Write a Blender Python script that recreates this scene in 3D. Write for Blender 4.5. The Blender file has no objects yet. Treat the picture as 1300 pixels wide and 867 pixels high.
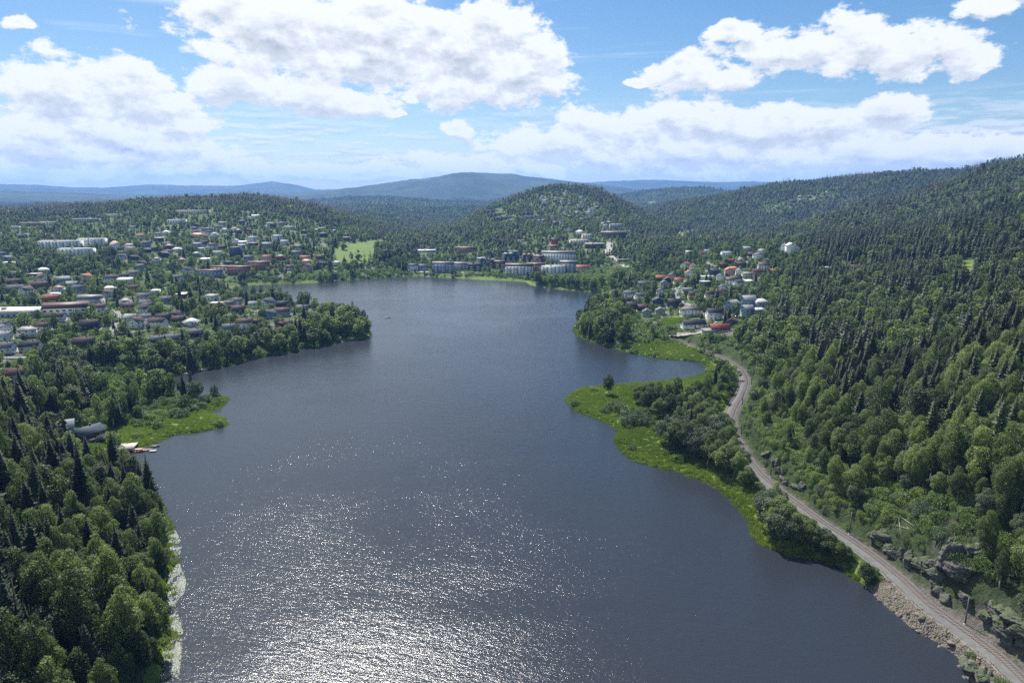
import bpy, math, random
import numpy as np
from mathutils import Vector

sc = bpy.context.scene
R = math.radians
PI = math.pi

# ------------------------------------------------------------------ camera
CAM_Z = 120.0
F = 867.0                      # focal length in pixels of the 1300 px wide photograph
PITCH = R(12.14)
cd = bpy.data.cameras.new("camera")
cd.sensor_width = 36.0
cd.lens = 36.0 * F / 1300.0
cd.clip_start = 1.0
cd.clip_end = 60000.0
cam = bpy.data.objects.new("camera", cd)
sc.collection.objects.link(cam)
cam.location = (0, 0, CAM_Z)
cam.rotation_euler = (PI / 2 - PITCH, 0, 0)
sc.camera = cam
SP, CP = math.sin(PITCH), math.cos(PITCH)

def px_dir(px, py):
    v = 433.5 - py
    return np.array([px - 650.0, v * SP + F * CP, v * CP - F * SP])
def proj(x, y, z):
    """photo pixel of a world point"""
    x = np.asarray(x, float); y = np.asarray(y, float); z = np.asarray(z, float) - CAM_Z
    dep = y * CP - z * SP
    up = y * SP + z * CP
    dep = np.where(dep > 1, dep, 1)
    return 650 + F * x / dep, 433.5 - F * up / dep, dep
def at_z(px, py, z=0.0):
    d = px_dir(px, py)
    t = (z - CAM_Z) / d[2]
    return d[0] * t, d[1] * t

# ------------------------------------------------------------------ light
SUN_AZ, SUN_EL = R(-23.0), R(53.0)          # azimuth from +Y towards +X
EXPOSURE = 0.95
SKY_STRENGTH = 0.1
sl = bpy.data.lights.new("sun", 'SUN')
sl.energy = 5.0
sl.angle = R(0.53)
sl.color = (1.0, 0.96, 0.9)
sun = bpy.data.objects.new("sun", sl)
sc.collection.objects.link(sun)
sdir = Vector((math.sin(SUN_AZ) * math.cos(SUN_EL), math.cos(SUN_AZ) * math.cos(SUN_EL), math.sin(SUN_EL)))
sun.rotation_euler = sdir.to_track_quat('Z', 'Y').to_euler()

sc.view_settings.view_transform = 'Standard'
sc.view_settings.look = 'None'
sc.view_settings.gamma = 1.0
sc.view_settings.exposure = EXPOSURE
sc.view_settings.use_curve_mapping = False
sc.render.engine = 'CYCLES'
cy = sc.cycles
cy.max_bounces = 6
cy.diffuse_bounces = 2
cy.glossy_bounces = 2
cy.transmission_bounces = 3
cy.volume_bounces = 1
cy.transparent_max_bounces = 6
cy.use_adaptive_sampling = True
cy.adaptive_threshold = 0.012
cy.sample_clamp_indirect = 4.0
cy.caustics_reflective = False
cy.caustics_refractive = False
cy.use_denoising = False
cy.denoiser = 'OPENIMAGEDENOISE'
cy.denoising_input_passes = 'RGB_ALBEDO_NORMAL'
cy.denoising_prefilter = 'ACCURATE'
try:
    cy.volume_step_rate = 10
except Exception:
    pass

# ------------------------------------------------------------------ node helper
class NT:
    def __init__(s, tree):
        s.t = tree; s.n = tree.nodes; s.l = tree.links
    def new(s, kind, **kw):
        n = s.n.new(kind)
        for k, v in kw.items():
            setattr(n, k, v)
        return n
    def put(s, sock, v):
        if hasattr(v, 'is_output') or isinstance(v, bpy.types.NodeSocket):
            s.l.new(v, sock)
        else:
            if isinstance(v, (tuple, list)) and len(v) == 3 and sock.type == 'RGBA':
                v = (*v, 1)
            sock.default_value = v
    def math(s, op, a, b=None, c=None, clamp=False):
        n = s.new('ShaderNodeMath', operation=op, use_clamp=clamp)
        s.put(n.inputs[0], a)
        if b is not None: s.put(n.inputs[1], b)
        if c is not None: s.put(n.inputs[2], c)
        return n.outputs[0]
    def vmath(s, op, a, b=None, c=None):
        n = s.new('ShaderNodeVectorMath', operation=op)
        s.put(n.inputs[0], a)
        if b is not None: s.put(n.inputs[1], b)
        if c is not None: s.put(n.inputs[2], c)
        return n.outputs['Value'] if op in ('LENGTH', 'DOT_PRODUCT') else n.outputs[0]
    def noise(s, vec, scale, detail=3, rough=0.5, lac=2.0, dist=0.0):
        n = s.new('ShaderNodeTexNoise')
        if vec is not None: s.put(n.inputs['Vector'], vec)
        s.put(n.inputs['Scale'], scale); s.put(n.inputs['Detail'], detail)
        s.put(n.inputs['Roughness'], rough); s.put(n.inputs['Lacunarity'], lac); s.put(n.inputs['Distortion'], dist)
        return n.outputs['Fac']
    def mix(s, f, a, b, typ='MIX'):
        n = s.new('ShaderNodeMix', data_type='RGBA', blend_type=typ)
        s.put(n.inputs[0], f); s.put(n.inputs[6], a); s.put(n.inputs[7], b)
        return n.outputs[2]
    def range(s, v, a, b, c=0.0, d=1.0, smooth=False):
        n = s.new('ShaderNodeMapRange', interpolation_type='SMOOTHSTEP' if smooth else 'LINEAR')
        s.put(n.inputs[0], v); s.put(n.inputs[1], a); s.put(n.inputs[2], b); s.put(n.inputs[3], c); s.put(n.inputs[4], d)
        return n.outputs[0]
    def xyz(s, x, y, z):
        n = s.new('ShaderNodeCombineXYZ')
        s.put(n.inputs[0], x); s.put(n.inputs[1], y); s.put(n.inputs[2], z)
        return n.outputs[0]

# ------------------------------------------------------------------ world: sky with clouds, laid out by direction
world = bpy.data.worlds.new("World")
sc.world = world
world.use_nodes = True
wt = NT(world.node_tree)
wt.n.clear()
sky = wt.new('ShaderNodeTexSky', sky_type='NISHITA')
sky.sun_disc = False
sky.sun_elevation = SUN_EL
sky.sun_rotation = SUN_AZ
sky.altitude = 100
sky.air_density = 1.0
sky.dust_density = 0.6
sky.ozone_density = 2.0
tc = wt.new('ShaderNodeTexCoord')
sep = wt.new('ShaderNodeSeparateXYZ'); wt.l.new(tc.outputs['Generated'], sep.inputs[0])
azn = wt.math('MULTIPLY', wt.math('ARCTAN2', sep.outputs[0], sep.outputs[1]), 180 / PI)
eln = wt.math('MULTIPLY', wt.math('ARCSINE', sep.outputs[2]), 180 / PI)
azel = wt.xyz(azn, eln, 0.0)
def cl(px, py, rx, ry):
    """one cloud lobe: direction and half sizes in degrees"""
    d = px_dir(px, py)
    az = math.degrees(math.atan2(d[0], d[1])); el = math.degrees(math.atan2(d[2], math.hypot(d[0], d[1])))
    k = 0.0625 * math.cos(R(az)) ** 1.2
    return az, el, rx * k, ry * k
LOBES = [cl(*a) for a in [
    (350, 40, 130, 62), (470, 55, 150, 72), (590, 62, 130, 68), (660, 92, 78, 48), (600, 105, 120, 34),
    (80, 112, 72, 58), (180, 128, 88, 50), (60, 165, 110, 44), (230, 155, 60, 24), (300, 108, 92, 28), (390, 122, 110, 26), (460, 132, 60, 20),
    (520, 126, 16, 7), (577, 165, 22, 14), (505, 145, 9, 5),
    (880, 92, 62, 28), (925, 100, 40, 22), (862, 78, 22, 10), (812, 106, 20, 6), (930, 40, 40, 14), (1010, 62, 70, 28), (1085, 60, 80, 38), (1150, 70, 80, 30), (1235, 76, 44, 22), (1015, 68, 40, 12),
    (1250, 8, 42, 16), (20, 28, 24, 10),
    (775, 165, 84, 36), (860, 160, 110, 36), (960, 160, 120, 38), (1080, 150, 120, 26), (1120, 142, 70, 22),
    (700, 185, 120, 26), (860, 195, 240, 34), (1060, 195, 240, 34), (1240, 195, 160, 30), (620, 212, 140, 20), (480, 218, 150, 14),
    (130, 195, 200, 22), (260, 212, 190, 18), (60, 218, 200, 20), (180, 178, 120, 18)]]
def cloud_field(shift):
    v = wt.vmath('ADD', azel, (0.0, shift, 0.0))
    # wobble so that the outline of a lobe is no ellipse
    wn = wt.new('ShaderNodeTexNoise'); wt.put(wn.inputs['Vector'], wt.vmath('MULTIPLY', v, (1, 1.5, 1)))
    wn.inputs['Scale'].default_value = 0.22; wn.inputs['Detail'].default_value = 4.0; wn.inputs['Roughness'].default_value = 0.6
    vw = wt.vmath('MULTIPLY_ADD', wt.vmath('SUBTRACT', wn.outputs['Color'], (0.5, 0.5, 0.5)), (2.6, 1.5, 0), v)
    acc = None
    for az, el, rx, ry in LOBES:
        q = wt.vmath('MULTIPLY_ADD', vw, (1 / rx, 1 / ry, 0), (-az / rx, -el / ry, 0))
        d = wt.vmath('LENGTH', q)
        if acc is None: acc = d
        else:
            n = wt.new('ShaderNodeMath', operation='SMOOTH_MIN')
            wt.put(n.inputs[0], acc); wt.put(n.inputs[1], d); n.inputs[2].default_value = 0.07
            acc = n.outputs[0]
    nz = wt.noise(wt.vmath('MULTIPLY', v, (1, 1.7, 1)), 0.30, 10, 0.64)
    return wt.math('ADD', wt.math('MULTIPLY', wt.math('SUBTRACT', 1.0, acc), 0.75), wt.math('MULTIPLY', wt.math('SUBTRACT', nz, 0.47), 1.9)), acc
f0, a0 = cloud_field(0.0)
f1, a1 = cloud_field(0.9)
# the rest of the sky, away from the photographed part
back = wt.range(wt.math('ABSOLUTE', azn), 46, 60)
el_hi = wt.range(eln, 17, 26)
away = wt.math('MAXIMUM', back, el_hi)
gn = wt.noise(wt.vmath('MULTIPLY', tc.outputs['Generated'], (1, 1, 2.2)), 4.5, 7, 0.6)
gen = wt.math('MULTIPLY', wt.range(gn, 0.52, 0.66, smooth=True), away)
up_ok = wt.range(eln, -0.5, 1.0)
alpha = wt.range(f0, 0.04, 0.26, smooth=True)
# thin high veil and streaks
st = wt.noise(wt.vmath('MULTIPLY', azel, (0.05, 0.75, 1)), 1.0, 6, 0.62)
streak = wt.math('MULTIPLY', wt.range(st, 0.56, 0.78, smooth=True), 0.5)
topband = wt.math('MULTIPLY', wt.range(eln, 12.6, 13.4, smooth=True), wt.range(azn, -4, -14, smooth=True))
topband = wt.math('MULTIPLY', topband, wt.range(st, 0.25, 0.5))
lowveil = wt.range(eln, 4.0, 0.2, 0.0, 0.30)
veil = wt.math('MAXIMUM', wt.math('MAXIMUM', streak, wt.math('MULTIPLY', topband, 0.85)), lowveil)
ls = wt.noise(wt.vmath('MULTIPLY', azel, (0.16, 1.25, 1)), 1.0, 9, 0.62)
ls2 = wt.noise(wt.vmath('MULTIPLY', wt.vmath('ADD', azel, (0, 0.22, 0)), (0.16, 1.25, 1)), 1.0, 9, 0.62)
lowc = wt.math('MULTIPLY', wt.range(ls, 0.44, 0.56, smooth=True), wt.math('MULTIPLY', wt.range(eln, 0.1, 1.0), wt.range(eln, 7.5, 3.5)))
lowc = wt.math('MULTIPLY', lowc, wt.range(wt.noise(wt.vmath('MULTIPLY', azel, (0.035, 0.12, 1)), 1.0, 2, 0.5), 0.36, 0.52))
lowshade = wt.math('ADD', 0.62, wt.math('MULTIPLY', wt.math('SUBTRACT', ls, ls2), 6.0), clamp=True)
# shade: lit towards the sun (above), grey in thick parts and undersides
dif = wt.math('SUBTRACT', f0, f1)
lit = wt.range(dif, -0.30, 0.22)
nzA = wt.noise(wt.vmath('MULTIPLY', wt.vmath('ADD', azel, (0.12, 0.38, 0)), (1, 1.7, 1)), 0.30, 4, 0.55)
nzB = wt.noise(wt.vmath('MULTIPLY', azel, (1, 1.7, 1)), 0.30, 4, 0.55)
thick = wt.range(f0, 0.55, 1.5)
fine = wt.noise(wt.vmath('MULTIPLY', azel, (1, 1.6, 1)), 0.85, 6, 0.6)
core = wt.math('MULTIPLY', wt.range(f0, 0.30, 1.25), 0.95)
mid = wt.noise(wt.vmath('MULTIPLY', azel, (1, 1.7, 1)), 0.55, 3, 0.5)
shade = wt.math('SUBTRACT', 0.90, wt.math('MULTIPLY', core, wt.range(mid, 0.36, 0.62, 0.35, 1.0)))
shade = wt.math('ADD', shade, wt.math('MULTIPLY', wt.math('SUBTRACT', lit, 0.55), 0.70))
shade = wt.math('ADD', shade, wt.math('ADD', wt.math('MULTIPLY', wt.math('SUBTRACT', nzB, nzA), 1.1), wt.math('MULTIPLY', wt.math('SUBTRACT', fine, 0.5), 0.16)), clamp=True)
k = 0.60 / SKY_STRENGTH
ccol = wt.mix(shade, (0.42 * k, 0.455 * k, 0.50 * k), (0.90 * k, 0.91 * k, 0.92 * k))
hs = wt.new('ShaderNodeHueSaturation'); wt.l.new(sky.outputs[0], hs.inputs['Color']); hs.inputs['Saturation'].default_value = 1.34; hs.inputs['Value'].default_value = 0.56
c1 = wt.mix(wt.math('MULTIPLY', veil, up_ok), hs.outputs[0], (0.66 * k, 0.80 * k, 0.90 * k))
c2 = wt.mix(wt.math('MULTIPLY', wt.math('MULTIPLY', wt.math('MAXIMUM', wt.math('MULTIPLY', alpha, wt.math('SUBTRACT', 1.0, away)), gen), up_ok), 0.97), c1, ccol)
lcol = wt.mix(lowshade, (0.44 * k, 0.51 * k, 0.58 * k), (0.84 * k, 0.87 * k, 0.90 * k))
c3 = wt.mix(wt.math('MULTIPLY', lowc, 0.85), c1, lcol)
c2n = c2.node; wt.put(c2n.inputs[6], c3)
bg = wt.new('ShaderNodeBackground'); wt.l.new(c2, bg.inputs[0]); bg.inputs[1].default_value = SKY_STRENGTH
wo = wt.new('ShaderNodeOutputWorld'); wt.l.new(bg.outputs[0], wo.inputs[0])
world.cycles.sampling_method = 'MANUAL'
world.cycles.sample_map_resolution = 1024

# ------------------------------------------------------------------ object helpers
COL = sc.collection
def link(o):
    COL.objects.link(o); return o
def mesh_np(name, V, Fq, mat=None, smooth=False, attrs=None):
    """V (n,3); Fq list of arrays of faces (m,k), or a python list of index lists"""
    me = bpy.data.meshes.new(name)
    V = np.asarray(V, dtype=np.float32)
    if isinstance(Fq, np.ndarray): Fq = [Fq]
    if len(Fq) and isinstance(Fq[0], np.ndarray):
        tot = np.concatenate([np.full(len(a), a.shape[1], np.int32) for a in Fq])
        loops = np.concatenate([a.ravel() for a in Fq]).astype(np.int32)
    else:
        tot = np.array([len(a) for a in Fq], np.int32)
        loops = np.array([i for a in Fq for i in a], np.int32)
    start = np.concatenate([[0], np.cumsum(tot)[:-1]]).astype(np.int32)
    me.vertices.add(len(V)); me.vertices.foreach_set('co', V.ravel())
    me.loops.add(len(loops)); me.loops.foreach_set('vertex_index', loops)
    me.polygons.add(len(tot)); me.polygons.foreach_set('loop_start', start); me.polygons.foreach_set('loop_total', tot)
    if smooth: me.polygons.foreach_set('use_smooth', np.ones(len(tot), bool))
    me.update(calc_edges=True)
    for an, (typ, dom, arr) in (attrs or {}).items():
        a = me.attributes.new(an, typ, dom)
        a.data.foreach_set('color' if typ == 'FLOAT_COLOR' else ('vector' if typ == 'FLOAT_VECTOR' else 'value'), np.asarray(arr).ravel())
    if mat is not None:
        for m in (mat if isinstance(mat, (list, tuple)) else [mat]): me.materials.append(m)
    return me
def obj(name, me, parent=None, loc=None):
    o = link(bpy.data.objects.new(name, me))
    if parent is not None: o.parent = parent
    if loc is not None: o.location = loc
    return o
def tag(o, label=None, cat=None, group=None, kind=None):
    if label: o['label'] = label
    if cat: o['category'] = cat
    if group: o['group'] = group
    if kind: o['kind'] = kind
    return o
def empty(name, loc=(0, 0, 0), rz=0.0, sc_=1.0):
    o = link(bpy.data.objects.new(name, None))
    o.empty_display_size = 0.5
    o.location = loc; o.rotation_euler = (0, 0, rz)
    o.scale = (sc_, sc_, sc_) if not isinstance(sc_, tuple) else sc_
    return o
class MB:
    def __init__(s): s.v = []; s.f = []
    def box(s, x0, x1, y0, y1, z0, z1):
        b = len(s.v)
        s.v += [(x0, y0, z0), (x1, y0, z0), (x1, y1, z0), (x0, y1, z0), (x0, y0, z1), (x1, y0, z1), (x1, y1, z1), (x0, y1, z1)]
        s.f += [[b, b + 3, b + 2, b + 1], [b + 4, b + 5, b + 6, b + 7], [b, b + 1, b + 5, b + 4], [b + 1, b + 2, b + 6, b + 5], [b + 2, b + 3, b + 7, b + 6], [b + 3, b, b + 4, b + 7]]
        return s
    def poly(s, pts, faces):
        b = len(s.v); s.v += [tuple(p) for p in pts]; s.f += [[b + i for i in q] for q in faces]; return s
    def tube(s, pts, rad, n=6):
        pts = [Vector(p) for p in pts]
        rads = rad if isinstance(rad, (list, tuple)) else [rad] * len(pts)
        b = len(s.v)
        for i, p in enumerate(pts):
            d = (pts[min(i + 1, len(pts) - 1)] - pts[max(i - 1, 0)]).normalized()
            a = d.cross(Vector((0, 0, 1)) if abs(d.z) < 0.9 else Vector((1, 0, 0))).normalized(); c = d.cross(a)
            for k in range(n):
                t = 2 * PI * k / n
                s.v.append(tuple(p + (a * math.cos(t) + c * math.sin(t)) * rads[i]))
        for i in range(len(pts) - 1):
            for k in range(n):
                s.f.append([b + i * n + k, b + i * n + (k + 1) % n, b + (i + 1) * n + (k + 1) % n, b + (i + 1) * n + k])
        s.f.append([b + k for k in range(n)][::-1]); s.f.append([b + (len(pts) - 1) * n + k for k in range(n)])
        return s
    def mesh(s, name, mat=None, smooth=False):
        return mesh_np(name, np.array(s.v), s.f, mat, smooth)

# ------------------------------------------------------------------ materials
def principled(nt, col, rough=0.7, spec=0.3, normal=None, metal=0.0):
    b = nt.new('ShaderNodeBsdfPrincipled')
    nt.put(b.inputs['Base Color'], col); nt.put(b.inputs['Roughness'], rough)
    nt.put(b.inputs['Specular IOR Level'], spec); nt.put(b.inputs['Metallic'], metal)
    if normal is not None: nt.l.new(normal, b.inputs['Normal'])
    return b
def out(nt, sh):
    o = nt.new('ShaderNodeOutputMaterial'); nt.l.new(sh, o.inputs[0]); return o
def newmat(name):
    m = bpy.data.materials.new(name); m.use_nodes = True; m.node_tree.nodes.clear()
    return m, NT(m.node_tree)
MC = {}
def paint(col, rough=0.6, var=0.16, scale=0.7, spec=0.3, metal=0.0, name='paint'):
    key = (tuple(round(c, 3) for c in col), rough, var, scale, metal)
    if key in MC: return MC[key]
    m, nt = newmat(name)
    t = nt.new('ShaderNodeTexCoord')
    n = nt.noise(t.outputs['Object'], scale, 5, 0.65)
    c = nt.mix(nt.range(n, 0.3, 0.7), tuple(x * (1 - var) for x in col), tuple(min(1, x * (1 + var)) for x in col))
    n2 = nt.noise(t.outputs['Object'], scale * 9, 3, 0.6)
    c = nt.mix(nt.range(n2, 0.55, 0.8, 0, var), c, tuple(x * 0.6 for x in col))
    out(nt, principled(nt, c, rough, spec, metal=metal).outputs[0])
    MC[key] = m
    return m
def boards(col, name='board_wall', pitch=0.18, var=0.1, horizontal=True):
    key = ('b', tuple(round(c, 3) for c in col))
    if key in MC: return MC[key]
    m, nt = newmat(name)
    t = nt.new('ShaderNodeTexCoord')
    w = nt.new('ShaderNodeTexWave', wave_type='BANDS', bands_direction='Z', wave_profile='SAW')
    nt.l.new(t.outputs['Object'], w.inputs[0]); w.inputs['Scale'].default_value = 1 / pitch / 6.28 * 2
    n = nt.noise(t.outputs['Object'], 0.6, 5, 0.65)
    c = nt.mix(nt.range(n, 0.3, 0.7), tuple(x * (1 - var) for x in col), tuple(min(1, x * (1 + var)) for x in col))
    b = nt.new('ShaderNodeBump'); b.inputs['Strength'].default_value = 0.4; b.inputs['Distance'].default_value = 0.03
    nt.l.new(w.outputs['Fac'], b.inputs['Height'])
    out(nt, principled(nt, c, 0.6, 0.3, b.outputs[0]).outputs[0])
    MC[key] = m
    return m
def tiles(col, name='roof_tiles', rough=0.6):
    key = ('t', tuple(round(c, 3) for c in col))
    if key in MC: return MC[key]
    m, nt = newmat(name)
    t = nt.new('ShaderNodeTexCoord')
    n = nt.noise(t.outputs['Object'], 0.5, 6, 0.7)
    n2 = nt.noise(t.outputs['Object'], 5.0, 2, 0.5)
    c = nt.mix(nt.range(n, 0.3, 0.7), tuple(x * 0.72 for x in col), tuple(x * 1.25 for x in col))
    c = nt.mix(nt.range(n2, 0.45, 0.7, 0, 0.4), c, tuple(x * 0.5 for x in col))
    w = nt.new('ShaderNodeTexWave', wave_type='BANDS', bands_direction='X', wave_profile='SIN')
    nt.l.new(t.outputs['Object'], w.inputs[0]); w.inputs['Scale'].default_value = 1.2
    b = nt.new('ShaderNodeBump'); b.inputs['Strength'].default_value = 0.35; b.inputs['Distance'].default_value = 0.05
    nt.l.new(w.outputs['Fac'], b.inputs['Height'])
    out(nt, principled(nt, c, rough, 0.35, b.outputs[0]).outputs[0])
    MC[key] = m
    return m
def glass_mat():
    m, nt = newmat('window_glass')
    out(nt, principled(nt, (0.03, 0.04, 0.05), 0.08, 0.6).outputs[0]); return m
GLASS = glass_mat()
def leaf_mat(name, dark, mid, light, trans=0.3, rough=0.55, spec=0.35):
    m, nt = newmat(name)
    oi = nt.new('ShaderNodeObjectInfo')
    at = nt.new('ShaderNodeAttribute', attribute_name='lr')
    geo = nt.new('ShaderNodeNewGeometry')
    pn = nt.noise(nt.vmath('MULTIPLY', oi.outputs['Location'], (0.02, 0.02, 0.0)), 1.0, 3, 0.6)
    sepc = nt.new('ShaderNodeSeparateColor'); nt.l.new(oi.outputs['Color'], sepc.inputs[0])
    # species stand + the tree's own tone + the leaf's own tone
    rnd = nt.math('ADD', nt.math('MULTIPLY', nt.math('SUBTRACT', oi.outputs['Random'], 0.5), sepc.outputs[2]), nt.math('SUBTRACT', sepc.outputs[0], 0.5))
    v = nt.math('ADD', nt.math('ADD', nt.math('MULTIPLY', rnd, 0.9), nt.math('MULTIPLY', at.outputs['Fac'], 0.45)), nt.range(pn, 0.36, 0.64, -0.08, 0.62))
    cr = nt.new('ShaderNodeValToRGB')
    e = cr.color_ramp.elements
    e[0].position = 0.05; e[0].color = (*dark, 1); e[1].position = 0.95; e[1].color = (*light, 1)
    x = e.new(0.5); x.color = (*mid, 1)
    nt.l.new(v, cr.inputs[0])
    p = principled(nt, cr.outputs[0], rough, spec)
    tr = nt.new('ShaderNodeBsdfTranslucent')
    tc_ = nt.mix(1.0, cr.outputs[0], (1.25, 1.5, 0.7), 'MULTIPLY'); nt.l.new(tc_, tr.inputs[0])
    mx = nt.new('ShaderNodeMixShader'); mx.inputs[0].default_value = trans
    nt.l.new(p.outputs[0], mx.inputs[1]); nt.l.new(tr.outputs[0], mx.inputs[2])
    out(nt, mx.outputs[0])
    return m
LEAF = leaf_mat('broadleaf_leaves', (0.042, 0.062, 0.024), (0.106, 0.142, 0.046), (0.200, 0.240, 0.085), 0.38)
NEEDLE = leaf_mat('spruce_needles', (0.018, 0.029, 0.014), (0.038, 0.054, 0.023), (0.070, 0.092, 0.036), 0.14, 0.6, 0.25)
PINEN = leaf_mat('pine_needles', (0.032, 0.046, 0.020), (0.056, 0.076, 0.030), (0.092, 0.112, 0.045), 0.15, 0.6, 0.25)
BUSHL = leaf_mat('bush_leaves', (0.060, 0.095, 0.028), (0.110, 0.160, 0.045), (0.180, 0.230, 0.070), 0.35)
WILLOW = leaf_mat('willow_leaves', (0.060, 0.085, 0.050), (0.085, 0.115, 0.065), (0.12, 0.15, 0.085), 0.25)
REEDM = leaf_mat('reed_blades', (0.088, 0.120, 0.028), (0.130, 0.170, 0.040), (0.180, 0.215, 0.060), 0.38)
BARK = paint((0.10, 0.075, 0.055), 0.9, 0.35, 2.0, 0.1, name='bark')
BIRCH = paint((0.45, 0.43, 0.40), 0.8, 0.4, 2.0, 0.1, name='birch_bark')
PBARK = paint((0.22, 0.12, 0.07), 0.9, 0.3, 2.0, 0.1, name='pine_bark')
DEADW = paint((0.26, 0.24, 0.22), 0.9, 0.2, 2.0, 0.1, name='dead_wood')

# ------------------------------------------------------------------ noise
def _h(ix, iy, seed):
    h = (ix.astype(np.int64) * 374761393 + iy.astype(np.int64) * 668265263 + seed * 1442695041) & 0xffffffff
    h = ((h ^ (h >> 13)) * 1274126177) & 0xffffffff
    h = (h ^ (h >> 16)) & 0xffffff
    return h / float(0xffffff)
def vnoise(x, y, seed=0):
    x = np.asarray(x, float); y = np.asarray(y, float)
    ix = np.floor(x); iy = np.floor(y); fx = x - ix; fy = y - iy
    fx = fx * fx * (3 - 2 * fx); fy = fy * fy * (3 - 2 * fy)
    ix = ix.astype(np.int64); iy = iy.astype(np.int64)
    a = _h(ix, iy, seed); b = _h(ix + 1, iy, seed); c = _h(ix, iy + 1, seed); d = _h(ix + 1, iy + 1, seed)
    return (a * (1 - fx) + b * fx) * (1 - fy) + (c * (1 - fx) + d * fx) * fy
def fbm(x, y, seed=0, o=4, g=0.5):
    s = 0; a = 1; t = 0
    for i in range(o):
        s = s + a * (vnoise(x * 2 ** i + 17.3 * i, y * 2 ** i - 9.1 * i, seed + i) - 0.5); t += a; a *= g
    return s / t * 2
def sstep(x, a, b):
    t = np.clip((x - a) / (b - a), 0, 1); return t * t * (3 - 2 * t)
def inpoly(px, py, poly):
    px = np.asarray(px, float); py = np.asarray(py, float)
    r = np.zeros(px.shape, bool)
    n = len(poly)
    for i in range(n):
        x0, y0 = poly[i]; x1, y1 = poly[(i + 1) % n]
        c = (y0 > py) != (y1 > py)
        with np.errstate(divide='ignore', invalid='ignore'):
            xi = (x1 - x0) * (py - y0) / ((y1 - y0) if y1 != y0 else 1e-9) + x0
        r ^= c & (px < xi)
    return r
def seg_dist(X, Y, P, closed=False):
    """distance to a polyline, and the parameter (index) of the nearest point"""
    P = np.asarray(P, float)
    Q = np.vstack([P, P[:1]]) if closed else P
    best = np.full(X.shape, 1e18); par = np.zeros(X.shape)
    for i in range(len(Q) - 1):
        ax, ay = Q[i]; dx, dy = Q[i + 1] - Q[i]
        L = dx * dx + dy * dy + 1e-12
        t = np.clip(((X - ax) * dx + (Y - ay) * dy) / L, 0, 1)
        d = (X - ax - t * dx) ** 2 + (Y - ay - t * dy) ** 2
        m = d < best
        best = np.where(m, d, best); par = np.where(m, i + t, par)
    return np.sqrt(best), par
def catmull(P, step):
    P = np.asarray(P, float)
    P = np.vstack([2 * P[0] - P[1], P, 2 * P[-1] - P[-2]])
    outp = []
    for i in range(1, len(P) - 2):
        p0, p1, p2, p3 = P[i - 1:i + 3]
        for t in np.linspace(0, 1, 24, endpoint=False):
            outp.append(0.5 * ((2 * p1) + (-p0 + p2) * t + (2 * p0 - 5 * p1 + 4 * p2 - p3) * t * t + (-p0 + 3 * p1 - 3 * p2 + p3) * t ** 3))
    outp.append(P[-2])
    outp = np.array(outp)
    s = np.concatenate([[0], np.cumsum(np.linalg.norm(np.diff(outp, axis=0), axis=1))])
    k = max(2, int(s[-1] / step) + 1)
    u = np.linspace(0, s[-1], k)
    return np.stack([np.interp(u, s, outp[:, j]) for j in range(outp.shape[1])], 1)

# ------------------------------------------------------------------ the lake's shore, surveyed as points on the water level
SHORE_PX = [(205, 867), (210, 830), (213, 790), (216, 750), (216, 700), (208, 660), (195, 635), (172, 615), (152, 600), (143, 588), (148, 573), (170, 569), (186, 567),
    (200, 558), (225, 551), (250, 548), (283, 541), (288, 535), (275, 530), (262, 525), (275, 519), (284, 512), (282, 506), (250, 503), (222, 500), (195, 495), (180, 491), (178, 485), (188, 480), (205, 477), (215, 478), (240, 473), (270, 468),
    (300, 461), (330, 453), (365, 447), (400, 440), (440, 433), (466, 428), (469, 420), (462, 411), (440, 403), (400, 393), (360, 385), (330, 380), (300, 375), (285, 370), (292, 366), (310, 363), (330, 361.5),
    (380, 360), (425, 358), (430, 356), (470, 354), (500, 351.5), (530, 350.5), (550, 352), (590, 354), (620, 356), (650, 357), (668, 358.5), (672, 362), (700, 366), (740, 370), (768, 372.5), (776, 377),
    (768, 386), (748, 398), (735, 407), (728, 415), (733, 424), (748, 432), (770, 439), (795, 446), (820, 452), (860, 456.5), (888, 460), (900, 467), (897, 475), (880, 480), (860, 483), (830, 486), (790, 488.5), (760, 491), (737, 495), (724, 505), (724, 513), (735, 522), (760, 531),
    (780, 540), (787, 548), (786, 560), (790, 570), (805, 582), (835, 592), (870, 601), (900, 612), (925, 628), (945, 645), (953, 662), (962, 682), (985, 697), (1005, 703), (1025, 707), (1050, 713), (1075, 722), (1097, 742), (1112, 757), (1135, 777), (1160, 797), (1185, 813), (1200, 822), (1213, 833), (1219, 845), (1228, 858), (1240, 875)]
shore = [at_z(*p) for p in SHORE_PX]
shore = [tuple(p) for p in catmull(shore, 4.0)]
def wig(i, p):
    x, y = p
    a = 0.9 + 0.0006 * y
    return (x + a * fbm(np.array([x / 9]), np.array([y / 9]), 5, 3)[0] * 1.6, y + a * fbm(np.array([x / 9 + 40]), np.array([y / 9]), 8, 3)[0] * 1.6)
shore = [wig(i, p) for i, p in enumerate(shore)]
lx, ly = shore[0]; rx_, ry_ = shore[-1]
shore_full = [(lx - 20, -60), (lx - 60, -250), (lx - 80, -500), (0, -700), (rx_ + 60, -520), (rx_ + 30, -250), (rx_ + 5, -40), (rx_ + 4, ry_ - 40)][::-1]
LAKE = shore + shore_full
LAKE_A = np.array(LAKE)

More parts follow.
